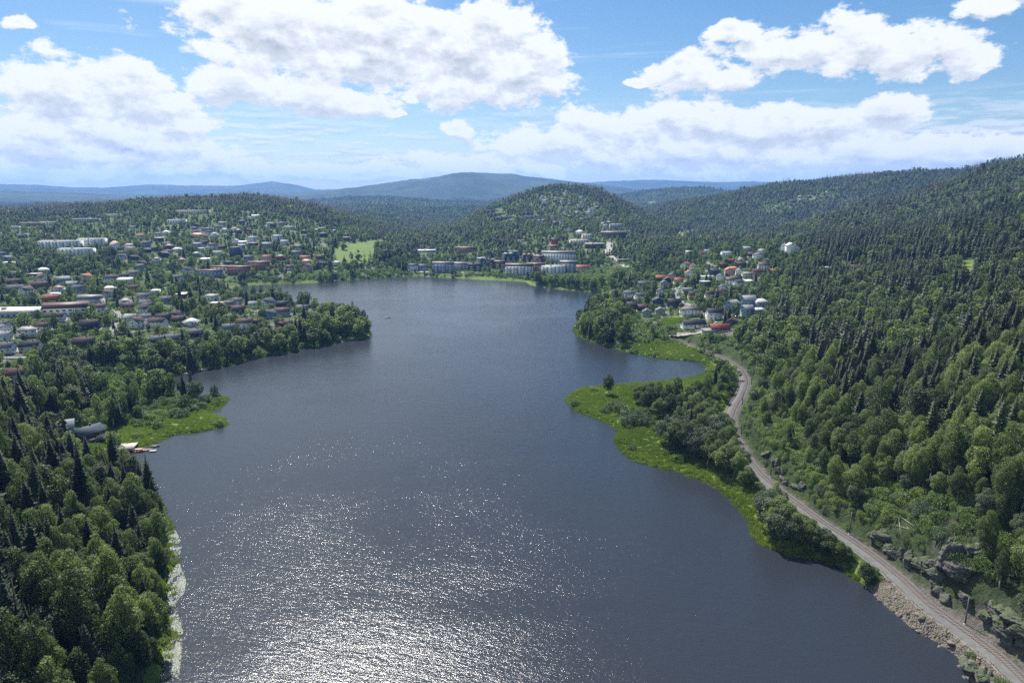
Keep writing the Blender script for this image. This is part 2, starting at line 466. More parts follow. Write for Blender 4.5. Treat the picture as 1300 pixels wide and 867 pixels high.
RAIL_Z = 3.6
RAIL_PX = [(1345, 905), (1297, 859), (1271, 834), (1234, 805.7), (1178.5, 765), (1150.7, 738.5), (1117.5, 711), (1081.5, 685), (1044, 661), (1006, 633), (976, 609.6), (957, 590), (945, 571), (932, 549), (928, 531), (934, 514), (942, 501), (947, 485), (944, 473), (934, 463), (914.5, 452), (890, 442), (866, 433.5), (842, 427), (815, 420)]
rail = catmull([at_z(px, py, RAIL_Z) for px, py in RAIL_PX], 1.0)
# ------------------------------------------------------------------ terrain: control points (photo px, py, forward distance)
def cp(px, py, Y):
    d = px_dir(px, py); t = Y / d[1]
    return d[0] * t, Y, CAM_Z + d[2] * t
def cz(px, py, z):
    x, y = at_z(px, py, z); return x, y, z
CPTS = [cz(*a) for a in [
    # left bank wood
    (0, 867, 12), (100, 867, 7), (180, 867, 3), (0, 750, 18), (100, 750, 9), (190, 740, 3), (0, 650, 24), (100, 650, 12), (180, 660, 3), (0, 580, 24), (60, 580, 16), (100, 600, 9), (0, 530, 16), (60, 540, 9), (110, 560, 4), (140, 560, 2),
    # left shore and town
    (0, 490, 10), (60, 500, 6), (120, 520, 3), (180, 540, 1.2), (250, 535, 0.9), (270, 512, 0.9), (200, 515, 1.5), (150, 480, 4), (0, 440, 13), (60, 440, 11), (120, 440, 9), (180, 440, 7), (240, 440, 5), (300, 430, 5), (0, 400, 15), (100, 400, 13), (200, 400, 9), (300, 400, 6), (380, 405, 5), (430, 410, 4), (450, 420, 3),
    (0, 370, 19), (100, 370, 18), (200, 375, 12), (260, 375, 6), (0, 340, 25), (100, 340, 26), (200, 345, 19), (250, 350, 8), (300, 350, 6), (400, 350, 4), (350, 335, 20), (420, 335, 12), (460, 335, 14), (455, 316, 29), (500, 335, 5), (500, 320, 14), (540, 340, 4), (580, 345, 2.5), (560, 325, 8), (600, 330, 8), (640, 345, 3), (700, 350, 3), (700, 330, 9), (650, 320, 16), (600, 315, 18), (750, 355, 2), (790, 350, 4), (760, 330, 12), (800, 335, 11),
    # right village
    (760, 420, 4), (800, 420, 5), (800, 395, 6), (850, 415, 7), (850, 390, 8), (900, 415, 8), (900, 390, 12), (850, 360, 11), (800, 365, 6), (850, 340, 13), (920, 360, 18), (960, 390, 14), (960, 350, 24), (930, 325, 30), (1000, 320, 38), (900, 320, 22),
    # spit and rail side
    (740, 505, 0.9), (800, 500, 1.1), (850, 500, 1.8), (780, 530, 1.0), (850, 560, 1.6), (900, 590, 1.6), (900, 530, 2.4), (940, 630, 1.8), (850, 440, 1.8), (890, 450, 2.6), (920, 475, 3.0),
    (1000, 690, 1.8), (1050, 705, 2.2), (1120, 750, 2.6), (1190, 800, 2.8), (1220, 830, 3.2), (1250, 850, 3.4),
    # slope above the rail
    (1300, 830, 7), (1300, 780, 13), (1250, 780, 10), (1230, 740, 13), (1300, 700, 21), (1200, 690, 16), (1250, 660, 22), (1150, 660, 13), (1100, 650, 8), (1300, 600, 30), (1200, 600, 22), (1100, 600, 11), (1050, 630, 7), (1000, 590, 7), (960, 540, 7), (1300, 550, 36), (1300, 500, 42), (1200, 500, 30), (1100, 500, 18), (1000, 500, 10), (970, 470, 8), (1000, 440, 12), (940, 430, 9),
    (1300, 450, 46), (1300, 400, 50), (1300, 350, 59), (1300, 300, 79), (1200, 450, 33), (1200, 400, 37), (1200, 350, 46), (1200, 300, 62), (1100, 450, 21), (1100, 400, 26), (1100, 350, 37), (1100, 310, 55), (1000, 400, 15), (1000, 355, 24)]]
CPTS += [cp(*a) for a in [
    # ridge of the right hill
    (1000, 300, 1330), (940, 308, 1400), (1100, 268, 1400), (1200, 242, 1350), (1200, 262, 1200), (1300, 240, 1080), (1300, 212, 1250), (1400, 200, 1150), (1500, 230, 800), (1450, 350, 450), (1500, 500, 260),
    (1300, 222, 1700), (1200, 250, 1800), (1100, 272, 1900), (1000, 295, 1900),
    # valley right of the centre
    (870, 300, 1700), (840, 290, 2000), (860, 296, 1650), (850, 310, 1380), (820, 318, 1250), (850, 275, 2600), (900, 275, 2500), (830, 270, 3200),
    # central hill
    (545, 308, 2000), (580, 286, 2050), (620, 265, 2080), (660, 249, 2100), (700, 238, 2120), (740, 239, 2100), (780, 252, 2080), (810, 270, 2060), (835, 292, 2000),
    (715, 246, 1980), (700, 262, 1850), (640, 275, 1750), (700, 275, 1700), (760, 272, 1780), (700, 290, 1450), (640, 295, 1500), (760, 292, 1500), (600, 300, 1600), (700, 305, 1300), (760, 305, 1330), (640, 308, 1320), (800, 300, 1550), (580, 310, 1450),
    (700, 285, 2700), (600, 288, 2700), (770, 290, 2700),
    (620, 268, 2200), (660, 251, 2220), (780, 254, 2200), (810, 270, 2180), (600, 276, 2040), (640, 258, 2080), (680, 244, 2090), (720, 239, 2110), (760, 245, 2100), (795, 261, 2070), (640, 268, 1900), (680, 258, 1900), (760, 262, 1900), (800, 276, 1850),
    # saddle
    (530, 298, 1950), (500, 296, 1700), (520, 305, 1500), (480, 305, 1350), (560, 280, 2900), (500, 280, 2700),
    # left hill
    (-200, 285, 1350), (0, 280, 1500), (60, 274, 1550), (120, 268, 1600), (200, 260, 1700), (260, 257, 1750), (300, 255, 1780), (350, 255, 1800), (385, 262, 1800), (420, 272, 1800), (470, 286, 1800),
    (0, 300, 1230), (100, 293, 1300), (200, 282, 1380), (300, 280, 1420), (400, 285, 1450), (100, 316, 1070), (200, 305, 1180), (300, 308, 1170), (400, 312, 1180), (200, 325, 1020), (300, 328, 1030), (100, 330, 960), (430, 300, 1450),
    (0, 272, 2600), (150, 266, 2600), (300, 262, 2600), (420, 268, 2600), (-300, 300, 2600), (-250, 400, 600), (-200, 520, 330), (-200, 700, 180), (-300, 340, 900)]]
CPTS += [(-260, 20, 22), (-260, -200, 30), (-300, -600, 35), (0, -1200, 40), (330, 20, 30), (330, -200, 40), (300, -600, 40), (1500, 300, 160), (1300, -400, 120), (-1300, 200, 60), (-1500, -400, 60), (0, -3000, 60), (2500, -500, 120),
    (-3500, 3500, 50), (0, 3600, 45), (-1500, 3800, 45), (1200, 3600, 60), (2600, 3000, 140), (5200, 200, 120), (-5200, 500, 50), (-4500, 1500, 45)]
CP_ = np.array(CPTS)
def qf(X, Y):
    az = np.arctan2(X, Y); r = np.hypot(X, Y)
    # smooth mapping without a seam behind the camera
    return np.sin(az) / 0.10, np.cos(az) / 0.22, np.log(np.maximum(r, 60)) / 0.16
q0 = np.stack(qf(CP_[:, 0], CP_[:, 1]), 1)
def kern(d2): return np.sqrt(d2 + 0.6)
D2 = ((q0[:, None] - q0[None]) ** 2).sum(-1)
n_ = len(q0)
A = np.zeros((n_ + 1, n_ + 1)); A[:n_, :n_] = -kern(D2) + np.eye(n_) * 0.04; A[:n_, n_] = 1; A[n_, :n_] = 1
wsol = np.linalg.solve(A, np.concatenate([CP_[:, 2], [0]]))
def rbf(X, Y):
    s = X.shape; q = np.stack([a.ravel() for a in qf(X, Y)], 1).astype(np.float32)
    q0f = q0.astype(np.float32); wf = wsol[:n_].astype(np.float32)
    o = np.empty(len(q), np.float32)
    for i in range(0, len(q), 40000):
        c = q[i:i + 40000]
        d2 = np.zeros((len(c), n_), np.float32)
        for k_ in range(3): d2 += (c[:, k_:k_ + 1] - q0f[None, :, k_]) ** 2
        o[i:i + 40000] = -np.sqrt(d2 + 0.6) @ wf + wsol[n_]
    return o.reshape(s).astype(float)
def layer(pts, dist, w, tree=0.0):
    az = []; zz = []
    for px, py in pts:
        d = px_dir(px, py); az.append(math.atan2(d[0], d[1])); zz.append(CAM_Z - tree + dist * d[2] / math.hypot(d[0], d[1]))
    return np.array(az), np.array(zz), dist, w
LAYERS = [
    layer([(300, 290), (380, 272), (430, 264), (470, 259), (520, 262), (560, 270), (600, 280), (800, 285), (840, 262), (870, 254), (900, 258), (940, 270), (1000, 280)], 3700, 420, 10),
    layer([(-500, 232), (-100, 238), (0, 234), (50, 235), (90, 238), (130, 238.5), (190, 234), (250, 236), (300, 236.5), (345, 231), (380, 236), (400, 241), (500, 240), (700, 236), (760, 231), (830, 228), (870, 230), (900, 231.5), (960, 231), (1100, 235), (1300, 225), (1900, 230)], 13500, 2200),
    layer([(-200, 250), (0, 243), (150, 247), (300, 249), (380, 245), (420, 242), (470, 236), (520, 228.5), (555, 226), (575, 221), (600, 219.5), (650, 221), (680, 225), (720, 230), (760, 235), (800, 240), (850, 243), (950, 248), (1200, 250)], 8200, 1300),
    layer([(-300, 262), (0, 266), (200, 262), (380, 256), (420, 252), (470, 249), (510, 248.5), (560, 252), (620, 256), (760, 250), (830, 240), (870, 237.5), (900, 239), (930, 245), (1000, 250), (1200, 252)], 5200, 800, 10),
    layer([(300, 290), (600, 282), (790, 276), (850, 257), (880, 250), (950, 237), (1010, 229), (1080, 221), (1150, 213.5), (1215, 213.5), (1260, 205), (1300, 199), (1500, 190), (1900, 200)], 2750, 480, 9)]
def height(X, Y):
    X = np.asarray(X, float); Y = np.asarray(Y, float)
    r = np.hypot(X, Y); az = np.arctan2(X, Y)
    H = rbf(X, Y)
    fade = sstep(r, 3000, 4200)
    H = H * (1 - fade) + 42 * fade
    for la, lz, dist, w in LAYERS:
        zt = np.interp(az, la, lz)
        dd = dist * (1 + 0.05 * fbm(az * 9, az * 0, 31, 2))
        prof = np.exp(-((r - dd) / w) ** 2)
        side = np.where((np.abs(az) < R(75)), 1.0, 0.35)
        hl = zt * prof * side
        if dist > 4000: hl = hl + prof * fbm(X / 900, Y / 900, 61, 4) * 0.12 * zt * sstep(np.abs(r - dd), 0, w * 0.5)
        k_ = 14.0
        m = np.maximum(H, hl)
        H = m + k_ * np.log(np.exp((H - m) / k_) + np.exp((hl - m) / k_)) - k_ * math.log(2) * np.exp(-np.abs(H - hl) / k_)
    H = H + sstep(r, 2300, 3000) * (1 - sstep(r, 5000, 7000)) * fbm(X / 420, Y / 420, 44, 3) * 26
    H = H + fbm(X / 140, Y / 140, 3, 3) * np.clip(H * 0.07, 0, 12) + fbm(X / 28, Y / 28, 4, 3) * np.clip(H * 0.05, 0, 1.6)
    H = np.maximum(H, 0.7)
    near = r < 1700
    sd = np.full(X.shape, 400.0)
    xs, ys = X[near], Y[near]
    d, _ = seg_dist(xs, ys, LAKE_A, True)
    ins = inpoly(xs, ys, LAKE)
    sd[near] = np.where(ins, -d, d)
    Hl = np.minimum(0.75 * sstep(sd, 0, 2.2) - 0.12 + H * (1 - np.exp(-np.maximum(sd, 0) / 16.0)), H + 0.0)
    Hl = np.where(sd < 40, Hl, H)
    z = np.where(sd > 0, np.maximum(Hl, -0.12 + 0.25 * np.clip(sd, 0, 3)), -0.12 - np.minimum(-sd * 0.35, 4.0))
    # railway formation
    rd = np.full(X.shape, 1e3)
    nr = (r < 900) & (X > 50) & (Y > 60)
    d, _ = seg_dist(X[nr], Y[nr], rail[::6], False)
    rd[nr] = d
    t = sstep(rd, 4.2, 8.5)
    t2 = sstep(rd, 4.6, 16.0)
    zr = RAIL_Z - 0.75
    tt = np.where(z > zr, sstep(rd, 4.4, 9.5), t2)
    tt = 1 - (1 - tt) * sstep(sd, -0.2, 2.6)
    z = np.where(rd < 20, zr * (1 - tt) + z * tt, z)
    return z, sd, rd
NAZ = 900
az_in = np.linspace(-R(43.5), R(43.5), NAZ)
az_out = np.linspace(R(43.5), 2 * PI - R(43.5), 150)[1:-1]
AZ = np.concatenate([az_in, az_out])
NR = 640
LR0, LR1 = math.log(70.0), math.log(21000.0)
LRS = np.linspace(LR0, LR1, NR)
GA, GR = np.meshgrid(AZ, np.exp(LRS), indexing='ij')
GX, GY = GR * np.sin(GA), GR * np.cos(GA)
GZ, GSD, GRD = height(GX, GY)
# extra rock relief in the cutting beside the railway and on the cliff
GPX, GPY, GDEP = proj(GX, GY, GZ)
CLIFFS = [[(1178, 700), (1185, 665), (1215, 655), (1262, 668), (1260, 720), (1230, 740), (1190, 745)], [(1225, 800), (1240, 770), (1300, 760), (1345, 800), (1345, 880), (1300, 840), (1262, 812)], [(1215, 838), (1225, 822), (1250, 838), (1285, 872), (1280, 890), (1235, 880)], [(1095, 690), (1110, 675), (1150, 690), (1190, 745), (1180, 758), (1140, 720)]]
def cliff_mask(px, py, X, Y):
    m = np.zeros(np.shape(px), bool)
    for c in CLIFFS: m |= inpoly(px, py, c)
    return m & (Y < 330) & (Y > 60)
cm = cliff_mask(GPX, GPY, GX, GY).astype(float)
for _ in range(2):
    cm = (cm + np.roll(cm, 1, 0) + np.roll(cm, -1, 0) + np.roll(cm, 1, 1) + np.roll(cm, -1, 1)) / 5
rk = np.abs(fbm(GX / 5.0, GY / 5.0, 77, 4, 0.6)) * 5.0
st_ = np.round((GZ + rk) / 2.2) * 2.2
GZ = GZ + cm * (np.where(GRD > 7, 1, 0)) * ((st_ - GZ) * 0.7 + 0.8) * np.where(GSD > 0.5, 1, 0)
def Hg(X, Y):
    """height of the terrain mesh itself (bilinear in the front sector)"""
    X = np.asarray(X, float); Y = np.asarray(Y, float)
    az = np.arctan2(X, Y); r = np.maximum(np.hypot(X, Y), 70.5)
    u = np.clip((az + R(43.5)) / R(87.0) * (NAZ - 1), 0, NAZ - 1.001); v = np.clip((np.log(r) - LR0) / (LR1 - LR0) * (NR - 1), 0, NR - 1.001)
    i = u.astype(int); j = v.astype(int); fu = u - i; fv = v - j
    return (GZ[i, j] * (1 - fu) + GZ[i + 1, j] * fu) * (1 - fv) + (GZ[i, j + 1] * (1 - fu) + GZ[i + 1, j + 1] * fu) * fv
def Gs(G, X, Y):
    az = np.arctan2(X, Y); r = np.maximum(np.hypot(X, Y), 70.5)
    i = np.clip(np.round((az + R(43.5)) / R(87.0) * (NAZ - 1)), 0, NAZ - 1).astype(int); j = np.clip(np.round((np.log(r) - LR0) / (LR1 - LR0) * (NR - 1)), 0, NR - 1).astype(int)
    return G[i, j]
def ground_at(px, py, rmin=90.0):
    """the terrain point surveyed at a photo pixel (first crossing of the line of sight with the ground)"""
    d = px_dir(px, py)
    hl = math.hypot(d[0], d[1])
    rr = np.exp(np.linspace(math.log(rmin), math.log(9000), 2500))
    x = d[0] / hl * rr; y = d[1] / hl * rr; z = CAM_Z + d[2] / hl * rr
    h = np.maximum(Hg(x, y), 0.0)
    k_ = np.nonzero(z < h)[0]
    k_ = k_[0] if len(k_) else len(rr) - 1
    return x[k_], y[k_], h[k_]

# ------------------------------------------------------------------ land cover, mapped on the ground
P_MEADOW = [
    [(715, 500), (735, 488), (800, 482), (905, 468), (905, 482), (870, 500), (830, 505), (845, 530), (840, 560), (870, 578), (920, 600), (950, 628), (975, 690), (960, 700), (900, 625), (780, 590), (755, 545)],
    [(125, 575), (132, 558), (150, 545), (165, 532), (200, 515), (290, 500), (295, 545), (200, 565), (160, 575)],
    [(425, 332), (422, 318), (432, 311), (488, 303), (484, 318), (472, 326), (468, 336)],
    [(560, 353), (590, 350), (650, 353), (672, 356), (680, 361), (740, 368), (770, 371), (772, 376), (700, 369), (668, 360), (600, 358), (545, 355)],
    [(280, 363), (330, 357), (420, 356), (425, 360), (330, 364), (285, 368)],
    [(846, 402), (868, 396), (876, 408), (850, 416), (842, 412)],
    [(850, 300), (875, 292), (885, 292), (880, 300), (860, 306), (845, 304)], [(808, 300), (820, 298), (822, 304), (812, 306)],
    [(820, 257), (832, 255), (834, 259), (822, 261)],
    [(1085, 496), (1145, 493), (1155, 518), (1092, 521)], [(1213, 330), (1240, 328), (1244, 358), (1220, 360)], [(1187, 356), (1205, 354), (1207, 380), (1190, 380)], [(1068, 338), (1080, 336), (1078, 346), (1066, 346)],
    [(165, 440), (195, 443), (193, 456), (165, 452)], [(372, 404), (390, 402), (392, 414), (374, 414)], [(318, 418), (340, 417), (338, 424), (320, 425)], [(0, 462), (14, 462), (12, 472), (0, 474)], [(98, 600), (120, 560), (142, 566), (140, 590), (128, 606)],
    [(800, 436), (860, 430), (905, 455), (900, 462), (860, 455), (800, 445)]]
P_SHRUB = [
    [(672, 352), (700, 344), (760, 340), (815, 340), (800, 356), (772, 370), (740, 365), (700, 361)],
    [(160, 535), (185, 514), (225, 505), (278, 508), (262, 522), (240, 530), (200, 536), (170, 545)],
    [(785, 442), (800, 428), (850, 424), (880, 434), (905, 448), (912, 462), (890, 458), (830, 451)],
    [(290, 356), (420, 348), (470, 342), (520, 346), (520, 351), (430, 356), (330, 359)],
    [(560, 352), (600, 347), (660, 350), (672, 356), (600, 353)],
    [(100, 470), (160, 460), (200, 470), (175, 490), (140, 500)], [(40, 470), (85, 478), (90, 500), (45, 492)],
    [(100, 520), (120, 505), (170, 495), (190, 505), (160, 530), (130, 545), (110, 540)]]
P_BARE = [[(712, 470), (908, 466), (922, 500), (924, 545), (945, 600), (975, 640), (1000, 690), (940, 690), (700, 540)], [(88, 552), (164, 552), (168, 596), (150, 616), (112, 604), (88, 585)], [(1105, 640), (1160, 650), (1165, 690), (1120, 680)]]
P_TOWN = [
    [(772, 364), (800, 352), (835, 338), (862, 312), (1025, 305), (1020, 332), (990, 362), (978, 398), (940, 430), (880, 428), (845, 412), (800, 402), (772, 384)],
    [(485, 350), (480, 338), (515, 322), (600, 306), (640, 316), (690, 296), (700, 285), (765, 285), (800, 305), (835, 322), (815, 340), (700, 345), (640, 352)],
    [(612, 268), (690, 243), (725, 243), (770, 262), (790, 292), (700, 300), (690, 320), (612, 284)],
    [(-300, 300), (0, 285), (100, 276), (190, 262), (280, 262), (410, 282), (480, 318), (490, 350), (300, 356), (290, 372), (330, 380), (420, 396), (412, 408), (330, 425), (200, 442), (150, 440), (90, 462), (40, 470), (0, 490), (-300, 500)],
    [(20, 500), (60, 490), (80, 515), (30, 515)], [(60, 535), (125, 530), (160, 560), (140, 600), (80, 560)],
    [(1060, 335), (1105, 330), (1108, 352), (1065, 350)], [(1270, 285), (1310, 280), (1310, 300), (1275, 300)], [(960, 262), (1060, 240), (1068, 248), (975, 272)]]
def cover(X, Y, Z):
    px, py, dep = proj(X, Y, Z)
    dx = (vnoise(X / 11, Y / 11, 40) - 0.5) * 7000 / np.maximum(dep, 100); dy = (vnoise(X / 11, Y / 11, 41) - 0.5) * 1800 / np.maximum(dep, 100)
    px = px + dx; py = py + dy
    f = Y > 50
    o = []
    for k_, G in enumerate((P_MEADOW, P_SHRUB, P_TOWN, P_BARE)):
        m = np.zeros(px.shape, bool)
        for P in G: m |= inpoly(px, py, P)
        o.append(m & f)
    near = np.hypot(X, Y) < 2400
    far_ok = (py < 262)
    o = [m & (near | far_ok) for m in o]
    return o
MEAD, SHRB, TOWN, BARE = cover(GX, GY, GZ)
MEAD = MEAD | (BARE & (GX > 0) & (GY > 260))

def blur(a, n=1):
    a = a.astype(float)
    for _ in range(n):
        b = a.copy(); b[1:-1, 1:-1] = (a[1:-1, 1:-1] * 2 + a[2:, 1:-1] + a[:-2, 1:-1] + a[1:-1, 2:] + a[1:-1, :-2]) / 6; a = b
    return a
gravel = ((GRD < 3.6) & (GY > 60)) | ((GSD < 14) & (GRD < 16) & (GY < 188) & (GY > 60) & (GX > 0)) | ((GSD < 1.3) & (GY > 60) & (GRD < 40) & (GY < 190))
CG = np.zeros(GX.shape + (4,), np.float32); CG[..., 3] = 1
CG[..., 0] = blur(MEAD | ((GSD < 5) & (GSD > 0)), 1); CG[..., 1] = np.clip(blur(np.maximum(cm * 0.45 * (vnoise(GX / 3, GY / 3, 8) > 0.45), gravel * 1.0), 1), 0, 1); CG[..., 2] = blur(TOWN, 1)

def ground_mat():
    m, nt = newmat('ground')
    geo = nt.new('ShaderNodeNewGeometry')
    P = geo.outputs['Position']
    at = nt.new('ShaderNodeAttribute', attribute_name='cover')
    s = nt.new('ShaderNodeSeparateColor'); nt.l.new(at.outputs['Color'], s.inputs[0])
    nA = nt.noise(P, 0.02, 6, 0.6); nB = nt.noise(P, 0.12, 5, 0.65); nC = nt.noise(P, 1.3, 4, 0.7); nD = nt.noise(P, 0.006, 8, 0.7)
    floor = nt.mix(nt.range(nB, 0.35, 0.65), (0.030, 0.046, 0.018), (0.066, 0.095, 0.030))
    floor = nt.mix(nt.range(nD, 0.42, 0.62, 0.0, 0.55), floor, (0.026, 0.048, 0.020))
    farwood = nt.range(nt.vmath('LENGTH', P), 4500, 6800)
    nE = nt.noise(P, 0.0022, 10, 0.72)
    floor = nt.mix(farwood, floor, nt.mix(nt.range(nE, 0.42, 0.60), (0.010, 0.020, 0.011), (0.036, 0.054, 0.026)))
    grass = nt.mix(nt.range(nB, 0.38, 0.62), (0.085, 0.125, 0.026), (0.120, 0.165, 0.036))
    grass = nt.mix(nt.range(nA, 0.5, 0.66, 0, 0.3), grass, (0.13, 0.165, 0.042))
    grass = nt.mix(nt.range(nC, 0.45, 0.7, 0, 0.25), grass, (0.05, 0.095, 0.018))
    town = nt.mix(nt.range(nB, 0.42, 0.58), (0.095, 0.145, 0.038), (0.034, 0.054, 0.020))
    town = nt.mix(nt.range(nt.noise(P, 0.05, 4, 0.6), 0.57, 0.62, 0, 1), town, (0.17, 0.165, 0.155))
    vor = nt.new('ShaderNodeTexVoronoi'); nt.put(vor.inputs['Vector'], P); vor.inputs['Scale'].default_value = 0.9
    rock = nt.mix(nt.range(nB, 0.3, 0.7), (0.12, 0.105, 0.097), (0.22, 0.195, 0.178))
    rock = nt.mix(nt.range(nC, 0.4, 0.7, 0, 0.8), rock, (0.06, 0.055, 0.055))
    rock = nt.mix(nt.range(nt.noise(P, 0.4, 4, 0.6), 0.56, 0.66, 0, 0.9), rock, (0.07, 0.105, 0.03))
    sN = nt.new('ShaderNodeSeparateXYZ'); nt.l.new(geo.outputs['True Normal'], sN.inputs[0])
    c = nt.mix(s.outputs[2], floor, town)
    c = nt.mix(s.outputs[0], c, grass)
    c = nt.mix(s.outputs[1], c, rock)
    bumpy = nt.math('ADD', nt.math('MULTIPLY', nC, 0.35), nt.math('MULTIPLY', nt.noise(P, 0.09, 8, 0.75), nt.range(s.outputs[0], 0, 1, 9.0, 1.0)))
    b = nt.new('ShaderNodeBump'); b.inputs['Strength'].default_value = 0.8; b.inputs['Distance'].default_value = 1.0; nt.l.new(bumpy, b.inputs['Height'])
    out(nt, principled(nt, c, 0.9, 0.12, b.outputs[0]).outputs[0])
    return m
nA_ = len(AZ)
V = np.stack([GX, GY, GZ], -1).reshape(-1, 3)
I = np.arange(nA_ * NR).reshape(nA_, NR)
I2 = np.roll(I, -1, 0)
quads = np.stack([I[:, :-1], I[:, 1:], I2[:, 1:], I2[:, :-1]], -1).reshape(-1, 4)
V = np.vstack([V, [[0, 0, -4.0]]])
ctr = len(V) - 1
tris = np.stack([I[:, 0], I2[:, 0], np.full(nA_, ctr)], -1)
colv = np.vstack([CG.reshape(-1, 4), [[0, 0, 0, 1]]])
gm = mesh_np('ground', V, [quads[:, ::-1], tris[:, ::-1]], ground_mat(), True, {'cover': ('FLOAT_COLOR', 'POINT', colv)})
tag(obj('ground', gm), kind='structure', label='rolling green land around the lake')

# ------------------------------------------------------------------ lake
def water_mat():
    m, nt = newmat('lake_water')
    geo = nt.new('ShaderNodeNewGeometry'); P = geo.outputs['Position']
    ln = nt.vmath('LENGTH', P)
    rot = nt.new('ShaderNodeVectorRotate', rotation_type='Z_AXIS'); nt.l.new(P, rot.inputs[0]); rot.inputs['Angle'].default_value = R(18)
    Q = nt.vmath('MULTIPLY', rot.outputs[0], (0.55, 1.40, 1.0))
    w1 = nt.noise(Q, 0.72, 3, 0.6)
    w2 = nt.noise(nt.vmath('ADD', Q, (31, 7, 0)), 2.7, 2, 0.6)
    w3 = nt.noise(Q, 0.22, 2, 0.5)
    gust = nt.noise(nt.vmath('MULTIPLY', P, (0.9, 1.3, 1)), 0.010, 6, 0.62, dist=0.6)
    g = nt.range(gust, 0.38, 0.62, 0.62, 1.12)
    h = nt.math('ADD', nt.math('ADD', nt.math('MULTIPLY', w1, 0.50), nt.math('MULTIPLY', w2, 0.26)), nt.math('MULTIPLY', w3, 0.55))
    b = nt.new('ShaderNodeBump'); b.inputs['Strength'].default_value = 1.0; b.inputs['Filter Width'].default_value = 0.2 if 'Filter Width' in b.inputs else 0
    nt.l.new(nt.math('MULTIPLY', g, 0.325), b.inputs['Distance'])
    nt.l.new(h, b.inputs['Height'])
    p = principled(nt, (0.020, 0.024, 0.031), 0.17, 0.38, b.outputs[0])
    p.inputs['IOR'].default_value = 1.333
    out(nt, p.outputs[0])
    return m
wx0, wx1, wy0, wy1 = -650, 620, -900, 1250
wq = mesh_np('lake_water', [(wx0, wy0, 0), (wx1, wy0, 0), (wx1, wy1, 0), (wx0, wy1, 0)], np.array([[0, 1, 2, 3]]), water_mat())
tag(obj('lake_water', wq), kind='structure', label='dark blue rippled lake with sun glitter')

# ------------------------------------------------------------------ tree meshes
def leafquads(C, N, size, rng, aspect=0.75, jit=0.35):
    n = len(C)
    N = N / (np.linalg.norm(N, axis=1, keepdims=True) + 1e-9)
    T = np.cross(N, rng.normal(size=(n, 3))); T /= np.linalg.norm(T, axis=1, keepdims=True) + 1e-9
    B = np.cross(N, T)
    s = size * (1 + jit * rng.uniform(-1, 1, (n, 1)))
    a = T * s * 0.5; b = B * s * 0.5 * aspect
    fold = N * s * 0.10
    V = np.stack([C - a + fold, C - b * 0.95 - a * 0.1 - fold, C + a + fold, C + b - fold * 0.6 + a * 0.15], 1).reshape(-1, 3)
    Fq = np.arange(4 * n).reshape(n, 4)
    lr = np.repeat(np.clip(0.45 * rng.uniform(0, 1, n) + 0.85 * vnoise(C[:, 0] * 0.55 + C[:, 2] * 0.4, C[:, 1] * 0.55 - C[:, 2] * 0.3, 6) - 0.15, 0, 1), 4)
    return V, Fq, lr
def crown_mesh(name, C, N, size, rng, mat, aspect=0.75):
    V, Fq, lr = leafquads(C, N, size, rng, aspect)
    return mesh_np(name, V, Fq, mat, False, {'lr': ('FLOAT', 'POINT', lr.astype(np.float32))})
def lobed(rng, H, z0, rad, nl, nleaf, lobe=0.42, squeeze=1.0, top=0.85):
    """leaf positions on a crown made of irregular boughs"""
    cz_ = (z0 + H) / 2; hz = (H - z0) / 2
    L = []
    i = 0
    while len(L) < nl:
        i += 1
        p = rng.normal(size=3); p /= np.linalg.norm(p)
        p = p * (0.30 + 0.50 * rng.uniform() ** 0.5)
        zz = p[2]
        w = (1.0 + 0.12 * min(0, zz)) if zz < 0.1 else (1 - 0.40 * (zz - 0.1))
        r = lobe * (0.5 + 0.9 * rng.uniform())
        L.append((p[0] * rad * w, p[1] * rad * w, cz_ + p[2] * hz * 0.95, r * rad))
    L.append((0, 0, H - lobe * rad * 0.9, lobe * rad * 0.8))
    L = np.array(L)
    wts = L[:, 3] ** 2; wts /= wts.sum()
    idx = rng.choice(len(L), nleaf * 3, p=wts)
    d = rng.normal(size=(len(idx), 3)); d[:, 2] += 0.25
    d /= np.linalg.norm(d, axis=1, keepdims=True)
    rr = L[idx, 3] * (0.72 + 0.36 * rng.uniform(size=len(idx)))
    C = L[idx, :3] + d * rr[:, None] * np.array([1, 1, squeeze])
    dd = np.linalg.norm((C[:, None] - L[None, :, :3]) / np.array([1, 1, squeeze]), axis=2) / L[None, :, 3]
    dd[np.arange(len(C)), idx] = 9
    keep = dd.min(1) > 0.74
    keep &= C[:, 2] < H
    C = C[keep][:nleaf]; d = d[keep][:nleaf]
    C = C + rng.normal(size=C.shape) * 0.12
    N = d + rng.normal(size=d.shape) * 0.85; N[:, 2] += 0.15
    return C, N, L
def trunk_mesh(name, H, r0, rng, mat, limbs, top=0.8, n=6):
    mb = MB()
    pts = []; x = y = 0
    for k_ in range(6):
        t = k_ / 5; pts.append((x, y, -0.6 + (H * top + 0.6) * t)); x += rng.normal() * 0.012 * H; y += rng.normal() * 0.012 * H
    mb.tube(pts, [r0 * (1.25 if k_ == 0 else 1 - 0.16 * k_) for k_ in range(6)], n)
    for L in limbs:
        z = max(0.15 * H, min(L[2] * 0.72, H * top * 0.95))
        t = z / (H * top)
        bx, by = pts[min(5, int(t * 5))][:2]
        mid = ((L[0] + bx) * 0.45, (L[1] + by) * 0.45, z + (L[2] - z) * 0.4)
        mb.tube([(bx, by, z - 0.3), mid, (L[0], L[1], L[2])], [r0 * 0.42, r0 * 0.28, r0 * 0.1], 4)
    return mb.mesh(name, mat, True)
